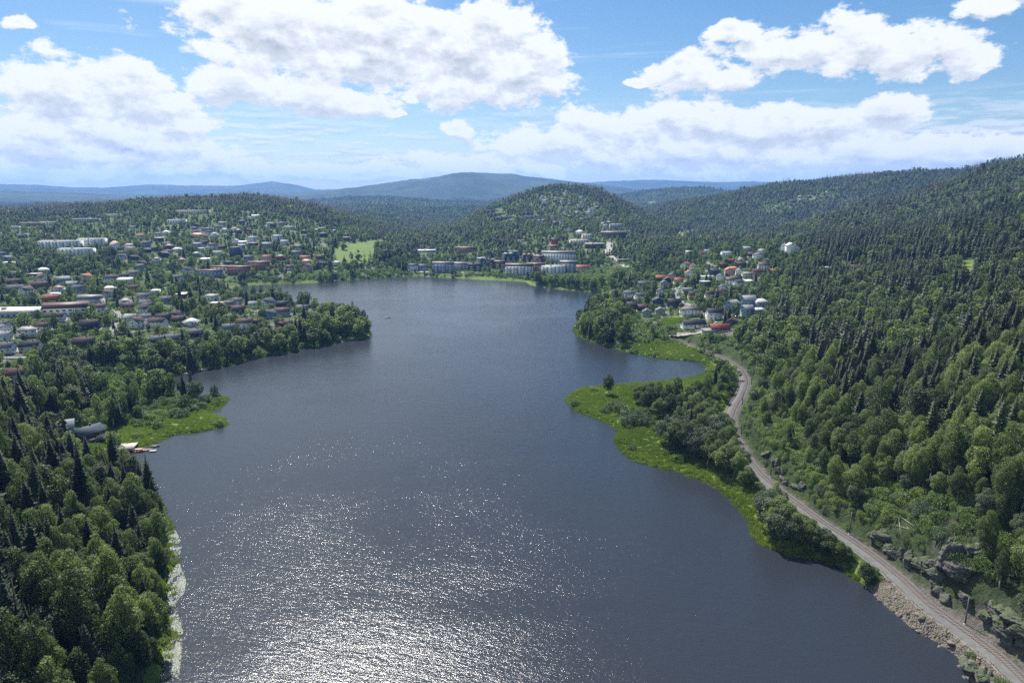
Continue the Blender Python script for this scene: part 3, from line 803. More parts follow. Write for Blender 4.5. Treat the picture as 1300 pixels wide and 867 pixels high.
def spruce_leaves(rng, H, rad, levels, nb, seg, thin=1.0):
    Vs = []; LRr = []
    for i in range(levels):
        t = (i + rng.uniform(-0.3, 0.3)) / levels
        z = H * (0.10 + 0.88 * t)
        R_ = rad * (1 - t) ** 0.82 * (0.82 + 0.3 * rng.uniform()) + 0.12
        k_ = max(4, int(nb * (1 - 0.45 * t)))
        a0 = rng.uniform(0, 6.28)
        for b in range(k_):
            a = a0 + 6.283 * b / k_ + rng.uniform(-0.25, 0.25)
            ln = R_ * rng.uniform(0.68, 1.14)
            dx, dy = math.cos(a), math.sin(a)
            droop = ln * (0.30 + 0.22 * rng.uniform()) * (1 - 0.5 * t)
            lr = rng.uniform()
            prev = None
            for s_ in range(seg + 1):
                u = s_ / seg
                rr_ = ln * (0.06 + 0.94 * u)
                zz = z - droop * (u ** 0.8) + 0.12 * ln * max(0, u - 0.6) * 2.5
                wdt = (0.30 * ln * (1 - u) ** 0.7 * (0.5 + 1.0 * min(1, u * 3)) + 0.06) * thin * rng.uniform(0.75, 1.25)
                drop = wdt * 0.55 + 0.10 * ln * rng.uniform()
                P = np.array([dx * rr_, dy * rr_, zz])
                Lp = P + np.array([-dy * wdt, dx * wdt, -drop]); Rp = P + np.array([dy * wdt, -dx * wdt, -drop])
                if prev is not None:
                    Vs += [prev[0], P, Lp, prev[1], prev[0], prev[2], Rp, P]
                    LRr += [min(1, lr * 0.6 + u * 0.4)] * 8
                prev = (P, Lp, Rp)
    # leader
    for a in (0, 1.57):
        c_, s_ = math.cos(a) * 0.16, math.sin(a) * 0.16
        Vs += [np.array([-c_, -s_, H * 0.93]), np.array([c_, s_, H * 0.93]), np.array([c_ * 0.2, s_ * 0.2, H * 1.03]), np.array([-c_ * 0.2, -s_ * 0.2, H * 1.03])]
        LRr += [0.5] * 4
    Vs = np.array(Vs)
    return Vs, np.arange(len(Vs)).reshape(-1, 4), np.array(LRr, np.float32)
PROTO = {}     # key -> (crown mesh, trunk mesh, height)
def add_proto(key, crown, trunk, H): PROTO[key] = (crown, trunk, H)
def mk_broad(key, seed, H, z0, rad, nl, nleaf, size, mat, bark, lobe=0.42, squeeze=0.9, limbs=7, crown='crown'):
    rng = np.random.default_rng(seed)
    C, N, L = lobed(rng, H, z0, rad, nl, nleaf, lobe, squeeze)
    add_proto(key, crown_mesh(key + '_crown', C, N, size, rng, mat), trunk_mesh(key + '_trunk', H, 0.017 * H, rng, bark, L[:limbs], 0.72, 6 if limbs else 4), H)
def mk_spruce(key, seed, H, rad, levels, nb, seg, thin=1.0, mat=None):
    rng = np.random.default_rng(seed)
    V, Fq, lr = spruce_leaves(rng, H, rad, levels, nb, seg, thin)
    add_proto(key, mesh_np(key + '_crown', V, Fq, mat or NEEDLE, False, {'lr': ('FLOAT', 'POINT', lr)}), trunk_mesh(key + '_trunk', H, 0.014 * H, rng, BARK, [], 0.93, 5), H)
def mk_pine(key, seed, H, rad, nb, per, size):
    rng = np.random.default_rng(seed)
    Cs = []; Ns = []; L = []
    for i in range(nb):
        t = (i + 0.5) / nb
        z = H * (0.42 + 0.55 * t); a = i * 2.4 + rng.uniform(-0.4, 0.4)
        ln = rad * (1 - 0.75 * t ** 2.2) * rng.uniform(0.55, 1.1)
        c = np.array([math.cos(a) * ln * 0.8, math.sin(a) * ln * 0.8, z + 0.15 * ln])
        L.append(c)
        for s_ in (1.0, 0.6):
            q = rng.normal(size=(per, 3)) * np.array([0.34, 0.34, 0.15]) * rad * (0.7 if s_ < 1 else 0.95) * (1 - 0.35 * t)
            Cs.append(c * np.array([s_, s_, 1]) + q); Ns.append(rng.normal(size=(per, 3)) * 0.6 + np.array([0, 0, 0.8]))
    C = np.vstack(Cs); N = np.vstack(Ns)
    add_proto(key, crown_mesh(key + '_crown', C, N, size, rng, PINEN, 0.55), trunk_mesh(key + '_trunk', H, 0.013 * H, rng, PBARK, L, 0.95, 6), H)
# near meshes
mk_broad('aspen_a', 1, 19, 1.8, 4.6, 60, 11000, 0.36, LEAF, BARK, 0.34, 1.05)
mk_broad('aspen_b', 2, 20, 2.6, 3.9, 54, 10000, 0.35, LEAF, BIRCH, 0.36, 1.15)
mk_broad('aspen_c', 3, 16, 1.4, 5.0, 64, 11500, 0.38, LEAF, BARK, 0.31, 0.9)
mk_broad('birch_a', 4, 20, 3.0, 3.1, 44, 8000, 0.32, LEAF, BIRCH, 0.40, 1.35)
mk_broad('willow_a', 5, 14, 1.0, 4.4, 56, 10000, 0.34, WILLOW, BARK, 0.32, 0.95)
mk_broad('aspen_d', 6, 21, 2.0, 4.2, 56, 11000, 0.36, LEAF, BARK, 0.35, 1.25)
mk_broad('willow_m', 44, 12, 0.8, 4.4, 24, 1000, 0.95, WILLOW, BARK, 0.36, 1.2, 3)
mk_spruce('spruce_a', 11, 22, 3.9, 48, 11, 5)
mk_spruce('spruce_b', 12, 20, 3.4, 44, 10, 5)
mk_spruce('spruce_c', 13, 17, 3.5, 36, 11, 5)
mk_pine('pine_a', 21, 18, 4.2, 22, 130, 0.42)
mk_pine('pine_b', 22, 16, 3.8, 18, 130, 0.42)
mk_broad('bush_a', 31, 3.2, 0.0, 2.3, 12, 1100, 0.34, BUSHL, BARK, 0.5, 0.9, 3)
mk_broad('bush_b', 32, 2.6, 0.0, 2.6, 12, 1100, 0.34, BUSHL, BARK, 0.5, 0.9, 3)
mk_broad('bush_c', 33, 4.6, 0.0, 3.6, 16, 2200, 0.36, WILLOW, BARK, 0.48, 0.9, 3)
# middle distance
mk_broad('aspen_m', 41, 16, 1.2, 5.0, 20, 1150, 1.0, LEAF, BARK, 0.42, 0.9, 3)
mk_broad('aspen_n', 42, 17, 2.0, 4.0, 18, 1050, 0.95, LEAF, BIRCH, 0.45, 1.0, 3)
mk_broad('aspen_o', 43, 14, 1.0, 5.6, 22, 1200, 1.0, LEAF, BARK, 0.40, 0.9, 3)
mk_spruce('spruce_m', 51, 21, 4.0, 24, 8, 2, 1.35)
mk_spruce('spruce_n', 52, 18, 3.6, 21, 8, 2, 1.35)
mk_pine('pine_m', 61, 17, 4.2, 16, 26, 1.0)
mk_broad('bush_m', 62, 3.2, 0.0, 2.6, 9, 200, 0.8, BUSHL, BARK, 0.5, 0.9, 0)
# far
mk_broad('aspen_f', 71, 15, 0.0, 5.0, 12, 190, 2.3, LEAF, BARK, 0.45, 0.9, 0)
mk_broad('aspen_g', 72, 16, 0.5, 4.2, 12, 170, 2.2, LEAF, BARK, 0.45, 0.9, 0)
mk_spruce('spruce_f', 81, 18, 4.4, 9, 6, 1, 1.9)
mk_spruce('spruce_g', 82, 15, 3.8, 8, 6, 1, 1.9)
mk_pine('pine_f', 91, 16, 4.4, 8, 11, 2.2)

# ------------------------------------------------------------------ buildings: list first (trees keep clear of them)
W_ = dict(white=(0.74, 0.74, 0.71), cream=(0.62, 0.56, 0.42), yellow=(0.52, 0.34, 0.11), red=(0.25, 0.055, 0.04), brown=(0.085, 0.05, 0.035), black=(0.03, 0.028, 0.028), grey=(0.30, 0.31, 0.32), blue=(0.24, 0.31, 0.40), navy=(0.05, 0.07, 0.11), pink=(0.50, 0.33, 0.27), green=(0.16, 0.22, 0.16), brick=(0.27, 0.13, 0.09))
R_ = dict(black=(0.035, 0.035, 0.038), brown=(0.095, 0.06, 0.05), maroon=(0.125, 0.062, 0.05), grey=(0.15, 0.15, 0.155), pale=(0.42, 0.42, 0.41), white=(0.70, 0.70, 0.69), orange=(0.40, 0.15, 0.075), red=(0.30, 0.075, 0.05), slate=(0.09, 0.105, 0.125))
# px, py, length m, depth m, wall height, wall, roof, form, yaw deg
HL = [
 (127, 396, 12, 9, 4.6, 'white', 'brown', 'gable', 20), (72, 408, 15, 9, 4.6, 'white', 'brown', 'gable', 12), (56, 420, 10, 8, 4.2, 'white', 'brown', 'gable', 10), (115, 419, 15, 11, 5.0, 'black', 'black', 'gable', 14), (108, 442, 15, 9, 5.0, 'brown', 'brown', 'gable', 12), (40, 446, 13, 9, 4.5, 'white', 'black', 'gable', 14), (8, 448, 12, 9, 4.5, 'white', 'grey', 'gable', 10), (6, 432, 10, 8, 4, 'white', 'pale', 'gable', 10), (22, 486, 14, 9, 6.0, 'white', 'maroon', 'gable', 8),
 (163, 396, 12, 9, 5.5, 'yellow', 'brown', 'gable', 30), (188, 395, 9, 8, 5.5, 'navy', 'slate', 'gable', 10), (174, 416, 9, 9, 6, 'white', 'brown', 'gable', 70), (208, 409, 12, 9, 4.6, 'brown', 'black', 'gable', 6), (227, 410, 11, 8, 3.6, 'black', 'brown', 'gable', 8), (231, 378, 11, 8, 4, 'red', 'white', 'shed', 5), (159, 360, 14, 10, 5, 'white', 'white', 'shed', 4), (170, 352, 11, 9, 5, 'cream', 'grey', 'gable', 10), (276, 392, 13, 9, 6, 'brick', 'pale', 'flat', 4), (292, 391, 10, 8, 5, 'grey', 'grey', 'gable', 8), (211, 385, 12, 9, 4, 'grey', 'grey', 'gable', 15), (198, 373, 9, 8, 4, 'white', 'white', 'flat', 5), (219, 434, 13, 8, 3.5, 'grey', 'grey', 'gable', 14), (201, 437, 10, 8, 4, 'black', 'grey', 'gable', 14), (249, 428, 12, 8, 4, 'black', 'grey', 'gable', 16), (291, 421, 11, 8, 4, 'blue', 'grey', 'gable', 20),
 (301, 387, 11, 8, 4.5, 'white', 'grey', 'gable', 30), (303, 397, 13, 9, 4, 'brown', 'brown', 'gable', 10), (321, 390, 9, 7, 3.5, 'white', 'pale', 'gable', 15), (340, 390, 13, 10, 6, 'white', 'slate', 'gable', 60), (359, 391, 13, 8, 4.5, 'black', 'black', 'gable', 10), (342, 404, 11, 9, 5, 'blue', 'slate', 'gable', 65), (359, 401, 15, 9, 4.8, 'blue', 'maroon', 'gable', 8), (311, 416, 14, 9, 5, 'white', 'maroon', 'gable', 12), (326, 414, 8, 7, 4, 'black', 'maroon', 'gable', 12), (355, 416, 6, 5, 3.4, 'red', 'brown', 'gable', 80), (366, 415, 8, 7, 3.5, 'brown', 'brown', 'gable', 20), (384, 396, 12, 9, 4, 'grey', 'grey', 'gable', 6), (402, 406, 10, 8, 5, 'blue', 'black', 'gable', 10),
 # right village
 (870, 341, 12, 9, 6, 'white', 'orange', 'gable', 50), (879, 343, 11, 8, 5.5, 'white', 'orange', 'gable', 70), (874, 353, 12, 9, 6.5, 'white', 'orange', 'gable', 75), (853, 357, 11, 9, 7, 'pink', 'black', 'gable', 85), (839, 357, 14, 9, 4.5, 'brown', 'orange', 'gable', 5), (861, 360, 10, 8, 4, 'cream', 'orange', 'gable', 5), (843, 366, 10, 8, 6.5, 'grey', 'slate', 'gable', 80), (838, 376, 10, 8, 6, 'white', 'black', 'gable', 84), (799, 378, 14, 9, 5, 'white', 'grey', 'gable', 10), (812, 380, 10, 8, 4.5, 'white', 'grey', 'gable', 20), (794, 386, 13, 8, 4, 'white', 'black', 'gable', 8), (835, 388, 12, 10, 5.5, 'navy', 'black', 'gable', 84), (855, 391, 12, 9, 6, 'navy', 'black', 'gable', 5), (804, 393, 14, 9, 4.5, 'brown', 'black', 'gable', 10), (817, 395, 12, 8, 4, 'black', 'brown', 'gable', 8), (821, 401, 10, 8, 4, 'grey', 'slate', 'gable', 80), (838, 399, 9, 8, 4, 'grey', 'grey', 'gable', 82), (847, 361, 8, 8, 6, 'black', 'black', 'gable', 84),
 (876, 401, 17, 10, 6, 'white', 'black', 'hip', 8), (906, 405, 12, 9, 6.5, 'white', 'black', 'gable', 4), (880, 416, 19, 9, 3.6, 'white', 'black', 'gable', 6), (913, 421, 15, 8, 3.6, 'red', 'red', 'gable', 2), (895, 364, 11, 9, 6, 'navy', 'pale', 'flat', 3), (898, 355, 16, 9, 4, 'white', 'pale', 'flat', 3), (880, 380, 10, 8, 5.5, 'yellow', 'black', 'gable', 4), (873, 371, 11, 8, 4, 'grey', 'grey', 'flat', 4), (901, 378, 9, 7, 4.5, 'cream', 'black', 'gable', 4), (914, 378, 10, 8, 6, 'blue', 'maroon', 'gable', 5), (917, 371, 11, 9, 5.5, 'white', 'slate', 'gable', 70), (890, 327, 9, 8, 6, 'white', 'red', 'gable', 30), (897, 322, 9, 7, 4, 'cream', 'pale', 'gable', 10), (906, 350, 11, 9, 6, 'navy', 'slate', 'gable', 10), (918, 341, 10, 8, 5, 'brown', 'brown', 'gable', 6), (817, 364, 14, 8, 4, 'grey', 'grey', 'gable', 8),
 (922, 326, 14, 9, 7, 'white', 'pale', 'flat', 6), (963, 330, 13, 10, 7, 'white', 'black', 'hip', 10), (971, 335, 9, 8, 4, 'cream', 'grey', 'gable', 40), (961, 350, 13, 9, 5, 'pink', 'maroon', 'gable', 10), (984, 350, 14, 9, 5, 'brown', 'orange', 'gable', 12), (925, 351, 11, 9, 8, 'pink', 'orange', 'gable', 80), (938, 350, 9, 8, 6, 'white', 'grey', 'gable', 78), (914, 357, 9, 8, 6, 'white', 'slate', 'gable', 75), (926, 337, 9, 8, 6, 'black', 'red', 'gable', 30), (940, 340, 12, 8, 5, 'brown', 'brown', 'gable', 5), (929, 395, 12, 10, 7, 'blue', 'pale', 'gable', 40), (949, 391, 12, 10, 8.5, 'blue', 'pale', 'gable', 10), (965, 391, 12, 9, 6, 'blue', 'pale', 'hip', 20), (948, 401, 9, 8, 7, 'blue', 'pale', 'gable', 14), (962, 400, 10, 7, 5, 'grey', 'pale', 'shed', 10), (929, 414, 9, 8, 4, 'navy', 'brown', 'gable', 60), (901, 424, 11, 7, 3, 'grey', 'grey', 'shed', 10), (950, 360, 8, 7, 3, 'white', 'white', 'shed', 6), (937, 364, 9, 8, 5, 'white', 'slate', 'gable', 20),
 (996, 320, 14, 10, 9, 'white', 'slate', 'gable', 70), (1003, 322, 14, 11, 11, 'white', 'pale', 'gable', 84), (1009, 321, 11, 10, 8, 'white', 'slate', 'gable', 75), (1088, 346, 17, 10, 5, 'grey', 'brown', 'gable', 8), (1293, 292, 12, 8, 5, 'white', 'red', 'gable', 8), (1048, 345, 10, 8, 5, 'grey', 'pale', 'flat', 8),
 # waterfront and town centre
 (704, 311, 12, 10, 9, 'red', 'brown', 'gable', 5), (703, 315, 14, 8, 3, 'red', 'orange', 'gable', 5), (736, 299, 15, 12, 7, 'white', 'pale', 'hip', 5), (525, 343, 14, 9, 7, 'white', 'slate', 'gable', 3), (537, 343, 15, 9, 6, 'blue', 'grey', 'gable', 3), (792, 333, 20, 9, 4, 'brown', 'grey', 'flat', 3), (738, 344, 24, 12, 5, 'cream', 'orange', 'gable', 4),
 # left slope
 (324, 277, 14, 9, 5, 'white', 'white', 'shed', 5), (251, 302, 20, 11, 5, 'cream', 'orange', 'hip', 20), (264, 293, 20, 10, 5, 'grey', 'grey', 'flat', 4), (277, 290, 15, 10, 5, 'grey', 'grey', 'flat', 4), (308, 311, 12, 9, 5, 'white', 'white', 'shed', 5), (321, 307, 13, 9, 6, 'white', 'pale', 'gable', 15), (353, 305, 15, 10, 6, 'white', 'pale', 'gable', 10), (339, 315, 15, 10, 6, 'blue', 'pale', 'gable', 15), (300, 326, 16, 12, 14, 'navy', 'black', 'flat', 4), (261, 333, 12, 9, 5, 'cream', 'white', 'shed', 10), (316, 332, 13, 9, 6, 'blue', 'grey', 'gable', 5), (339, 331, 13, 9, 5, 'cream', 'orange', 'gable', 5), (388, 332, 15, 9, 6, 'cream', 'orange', 'gable', 5), (390, 345, 15, 10, 8, 'pink', 'brown', 'gable', 80), (376, 325, 15, 9, 5, 'blue', 'grey', 'gable', 5), (368, 291, 22, 9, 5, 'cream', 'pale', 'flat', 3), (347, 290, 12, 9, 7, 'brown', 'black', 'gable', 20), (269, 316, 12, 9, 6, 'white', 'maroon', 'gable', 40), (12, 338, 12, 9, 5, 'white', 'white', 'flat', 5), (45, 352, 12, 9, 4, 'brown', 'pale', 'flat', 10), (20, 352, 13, 9, 4, 'black', 'grey', 'gable', 10), (18, 362, 14, 9, 4, 'brown', 'brown', 'gable', 10), (52, 367, 15, 9, 5, 'brown', 'maroon', 'gable', 8), (80, 360, 13, 9, 5, 'blue', 'pale', 'gable', 40), (20, 372, 22, 10, 5, 'black', 'grey', 'gable', 5), (70, 377, 9, 8, 3.5, 'white', 'white', 'flat', 5), (66, 383, 16, 9, 4, 'red', 'orange', 'gable', 10), (20, 291, 14, 9, 5, 'cream', 'pale', 'flat', 4)]
# flat or long blocks: px, py, length, depth, storeys, wall, roof, yaw, balconies, label
BL = [
 (78, 316, 62, 13, 4, 'white', 'pale', 2, True, 'long white terraced apartment block with balconies among trees on the slope'),
 (118, 313, 40, 13, 4, 'white', 'pale', 4, True, 'white apartment wing stepped above the lower block on the wooded slope'),
 (98, 324, 48, 12, 3, 'white', 'pale', 3, True, 'lower white apartment block in front of the two longer ones'),
 (563, 345, 32, 12, 4, 'blue', 'grey', 2, True, 'blue grey waterfront block beside the white villas across the lake'),
 (584, 343, 34, 12, 3, 'grey', 'grey', 3, True, 'long grey block on the far shore behind the lakeside road'),
 (659, 348, 40, 14, 4, 'white', 'brown', 1, True, 'white balconied apartment block at the far shore with brown roof'),
 (680, 347, 26, 14, 4, 'brick', 'brown', 1, True, 'brown apartment block between the two white ones on the far shore'),
 (702, 348, 34, 14, 4, 'white', 'pale', 1, True, 'white apartment block with stair tower beside the shore thicket'),
 (721, 347, 24, 16, 5, 'grey', 'grey', -4, True, 'tallest grey apartment block, last before the shore thicket'),
 (709, 331, 56, 16, 4, 'white', 'grey', -2, False, 'large white institutional building with long grey roof and window rows'),
 (779, 302, 52, 14, 3, 'brown', 'grey', 8, False, 'long brown block at the foot of the central hill by the road'),
 (782, 290, 30, 12, 3, 'grey', 'pale', 4, False, 'grey block above the long brown one on the central hill'),
 (735, 309, 34, 14, 2, 'cream', 'pale', 3, False, 'low cream school wing beside the central red house'),
 (755, 314, 36, 14, 2, 'brown', 'pale', 2, False, 'low flat roofed brown building below the stepped cream ones'),
 (745, 304, 18, 12, 3, 'cream', 'pale', 3, False, 'small cream block stepped above the low flat school'),
 (542, 320, 34, 16, 1, 'grey', 'white', 2, False, 'low industrial hall with white roof behind the far shore trees'),
 (592, 320, 40, 12, 2, 'brick', 'brown', 2, False, 'long brick building behind the waterfront blocks'),
 (16, 400, 52, 26, 1.4, 'grey', 'pale', 4, False, 'long flat white roofed warehouse at the edge of the left town'),
 (86, 399, 34, 16, 2, 'white', 'maroon', 16, False, 'big white hall with maroon roof beside the white roofed warehouse'),
 (116, 390, 20, 14, 2.6, 'grey', 'grey', 8, False, 'windowed dark grey block behind the maroon roofed hall'),
 (268, 350, 34, 9, 2, 'blue', 'maroon', 4, False, 'terraced row with maroon roof above the lake shore, westernmost of four'),
 (284, 345, 30, 9, 2, 'cream', 'maroon', 4, False, 'cream terraced row with maroon roof behind the lakeside meadow'),
 (305, 347, 32, 10, 2.6, 'brick', 'maroon', 4, False, 'brick terraced row with maroon roof, biggest by the lakeside meadow'),
 (330, 341, 30, 10, 2.6, 'brick', 'maroon', 4, False, 'brick terraced row with maroon roof, easternmost of four by the meadow'),
 (245, 271, 70, 10, 2, 'cream', 'pale', 2, False, 'long pale terrace under the dark wood on the left hill'),
 (225, 283, 34, 10, 2, 'white', 'pale', 4, False, 'white terrace below the long pale one on the left hill'),
 (40, 287, 40, 10, 2, 'brick', 'pale', 6, False, 'pale roofed brick terrace high on the left slope'), (62, 286, 26, 10, 2, 'cream', 'pale', 6, False, 'pale roofed cream terrace high on the left slope'),
 (110, 282, 50, 10, 2, 'grey', 'pale', 8, False, 'long grey terrace along the top edge of the left suburb'), (145, 276, 30, 10, 2, 'cream', 'pale', 8, False, 'cream terrace next to the wood above the white apartment blocks'),
 (626, 270, 48, 9, 2, 'black', 'black', 2, True, 'top dark timber terrace on the central hill'), (632, 274, 54, 9, 2, 'brown', 'black', 2, True, 'second dark timber terrace on the central hill'), (640, 279, 50, 9, 2, 'black', 'black', 3, True, 'lowest dark timber terrace of the western cluster on the central hill'),
 (668, 273, 34, 9, 2, 'black', 'black', -3, True, 'upper dark terrace of the eastern cluster on the central hill'), (675, 278, 44, 9, 2, 'brown', 'black', -4, True, 'lower dark brown terrace of the eastern cluster on the central hill'),
 (602, 344, 20, 12, 3.6, 'black', 'black', 10, True, 'dark gabled block nearest the grey waterfront block'), (612, 340, 16, 12, 4.2, 'navy', 'slate', 50, True, 'navy block among the dark jagged roofs by the far shore'), (622, 340, 20, 12, 3.6, 'black', 'slate', -20, True, 'black block in the middle of the dark waterfront cluster'), (634, 341, 16, 12, 3.2, 'brown', 'maroon', 10, True, 'brown block at the front of the dark waterfront cluster'), (646, 334, 20, 12, 4.5, 'black', 'slate', 30, True, 'tall dark block with slate roof above the white waterfront block'), (652, 331, 16, 12, 4.5, 'navy', 'slate', -30, True, 'tall navy block with jagged slate roof behind the white waterfront block'), (672, 334, 24, 12, 4, 'black', 'brown', 15, True, 'dark block with brown roof behind the brown apartment block'), (684, 335, 18, 12, 3.6, 'brown', 'maroon', -25, True, 'brown block with maroon roof between tall dark and white buildings')]
rnd = random.Random(7)
SITES = []     # px, py, x, y, z, size (m), height
def site(px, py, w, h):
    x, y, z = ground_at(px, py)
    SITES.append((px, py, x, y, z, w, h))
    return x, y, z
HOUSES = []
HL = [(a[0], a[1], a[2] * (0.86 if a[0] < 420 and a[1] > 370 else 1.0)) + a[3:] for a in HL]
for a in HL:
    HOUSES.append((a, site(a[0], a[1], a[2], a[4] + 3)))
BLOCKS = []
for a in BL:
    BLOCKS.append((a, site(a[0], a[1], a[2], a[4] * 2.9 + 1)))
# more houses of the suburbs, on free plots
EXTRA = []
def fill_town(poly, n, kinds, mind, lim=4000):
    xs = [p[0] for p in poly]; ys = [p[1] for p in poly]
    made = 0
    for _ in range(lim):
        if made >= n: break
        px = rnd.uniform(min(xs), max(xs)); py = rnd.uniform(min(ys), max(ys))
        if not inpoly(np.array([px]), np.array([py]), poly)[0]: continue
        x, y, z = ground_at(px, py)
        if z < 1.5 or y > 2400: continue
        if Gs(GSD, np.array([x]), np.array([y]))[0] < 8 or Gs(MEAD, np.array([x]), np.array([y]))[0]: continue
        if any((s[2] - x) ** 2 + (s[3] - y) ** 2 < (mind + s[5] * 0.5) ** 2 for s in SITES): continue
        kind = rnd.choice(kinds)
        w = rnd.uniform(9, 14)
        a = (px, py, w, rnd.uniform(7.5, 9.5), rnd.choice([3.6, 4.6, 5.4, 6.2]), kind[0], kind[1], rnd.choice(['gable', 'gable', 'gable', 'hip', 'shed']), rnd.choice([0, 10, 80, -15, 30]) + rnd.uniform(-8, 8))
        SITES.append((px, py, x, y, z, w, a[4] + 3)); EXTRA.append((a, (x, y, z))); made += 1
KL = [('white', 'brown'), ('white', 'black'), ('white', 'grey'), ('white', 'pale'), ('brown', 'black'), ('brown', 'brown'), ('black', 'grey'), ('red', 'black'), ('yellow', 'brown'), ('cream', 'grey'), ('grey', 'slate'), ('blue', 'grey'), ('white', 'maroon'), ('cream', 'orange'), ('grey', 'pale')]
fill_town([(140, 300), (200, 285), (400, 283), (470, 320), (470, 340), (250, 348), (140, 345)], 64, KL, 12)
fill_town([(-20, 300), (50, 292), (50, 345), (120, 345), (140, 372), (0, 378), (-20, 378)], 14, KL, 12)
fill_town([(130, 350), (250, 352), (280, 378), (260, 420), (180, 430), (130, 425), (130, 380)], 16, KL[:4] + KL[8:11] + KL[:4], 10)
fill_town([(0, 405), (45, 405), (45, 440), (0, 440)], 3, KL[:4], 12)
fill_town([(0, 500), (50, 495), (40, 520), (0, 530)], 1, KL[:4], 12)
fill_town([(685, 250), (720, 246), (760, 262), (785, 285), (770, 292), (700, 296), (660, 268)], 34, [('white', 'black'), ('white', 'grey'), ('cream', 'grey'), ('grey', 'black'), ('brown', 'brown')], 12)
fill_town([(860, 318), (940, 316), (1000, 330), (985, 350), (900, 372), (865, 350)], 9, KL, 12)
fill_town([(970, 262), (1050, 243), (1062, 247), (980, 268)], 8, [('grey', 'grey'), ('cream', 'grey'), ('brown', 'brown')], 22)
for a_ in ((772, 318, 12, 4), (776, 327, 12, 4), (786, 334, 14, 4), (795, 340, 12, 4), (774, 310, 12, 4), (858, 370, 7, 3), (862, 380, 7, 3), (880, 352, 7, 3), (868, 359, 7, 3), (875, 388, 7, 3), (901, 336, 8, 3), (936, 327, 8, 3), (140, 424, 7, 2), (180, 420, 7, 2), (322, 400, 7, 2)):
    site(*a_)
for a_ in ((112, 556, 13, 6), (74, 549, 13, 6), (36, 503, 14, 5), (79, 540, 5, 5), (150, 567, 14, 4), (40, 498, 14, 5)):
    site(*a_)
S_A = np.array([(s[0], s[1], s[2], s[3], s[5], s[6]) for s in SITES])

# ------------------------------------------------------------------ trees: positions
class T:
    def __init__(s): s.rows = []
rng = np.random.default_rng(2024)
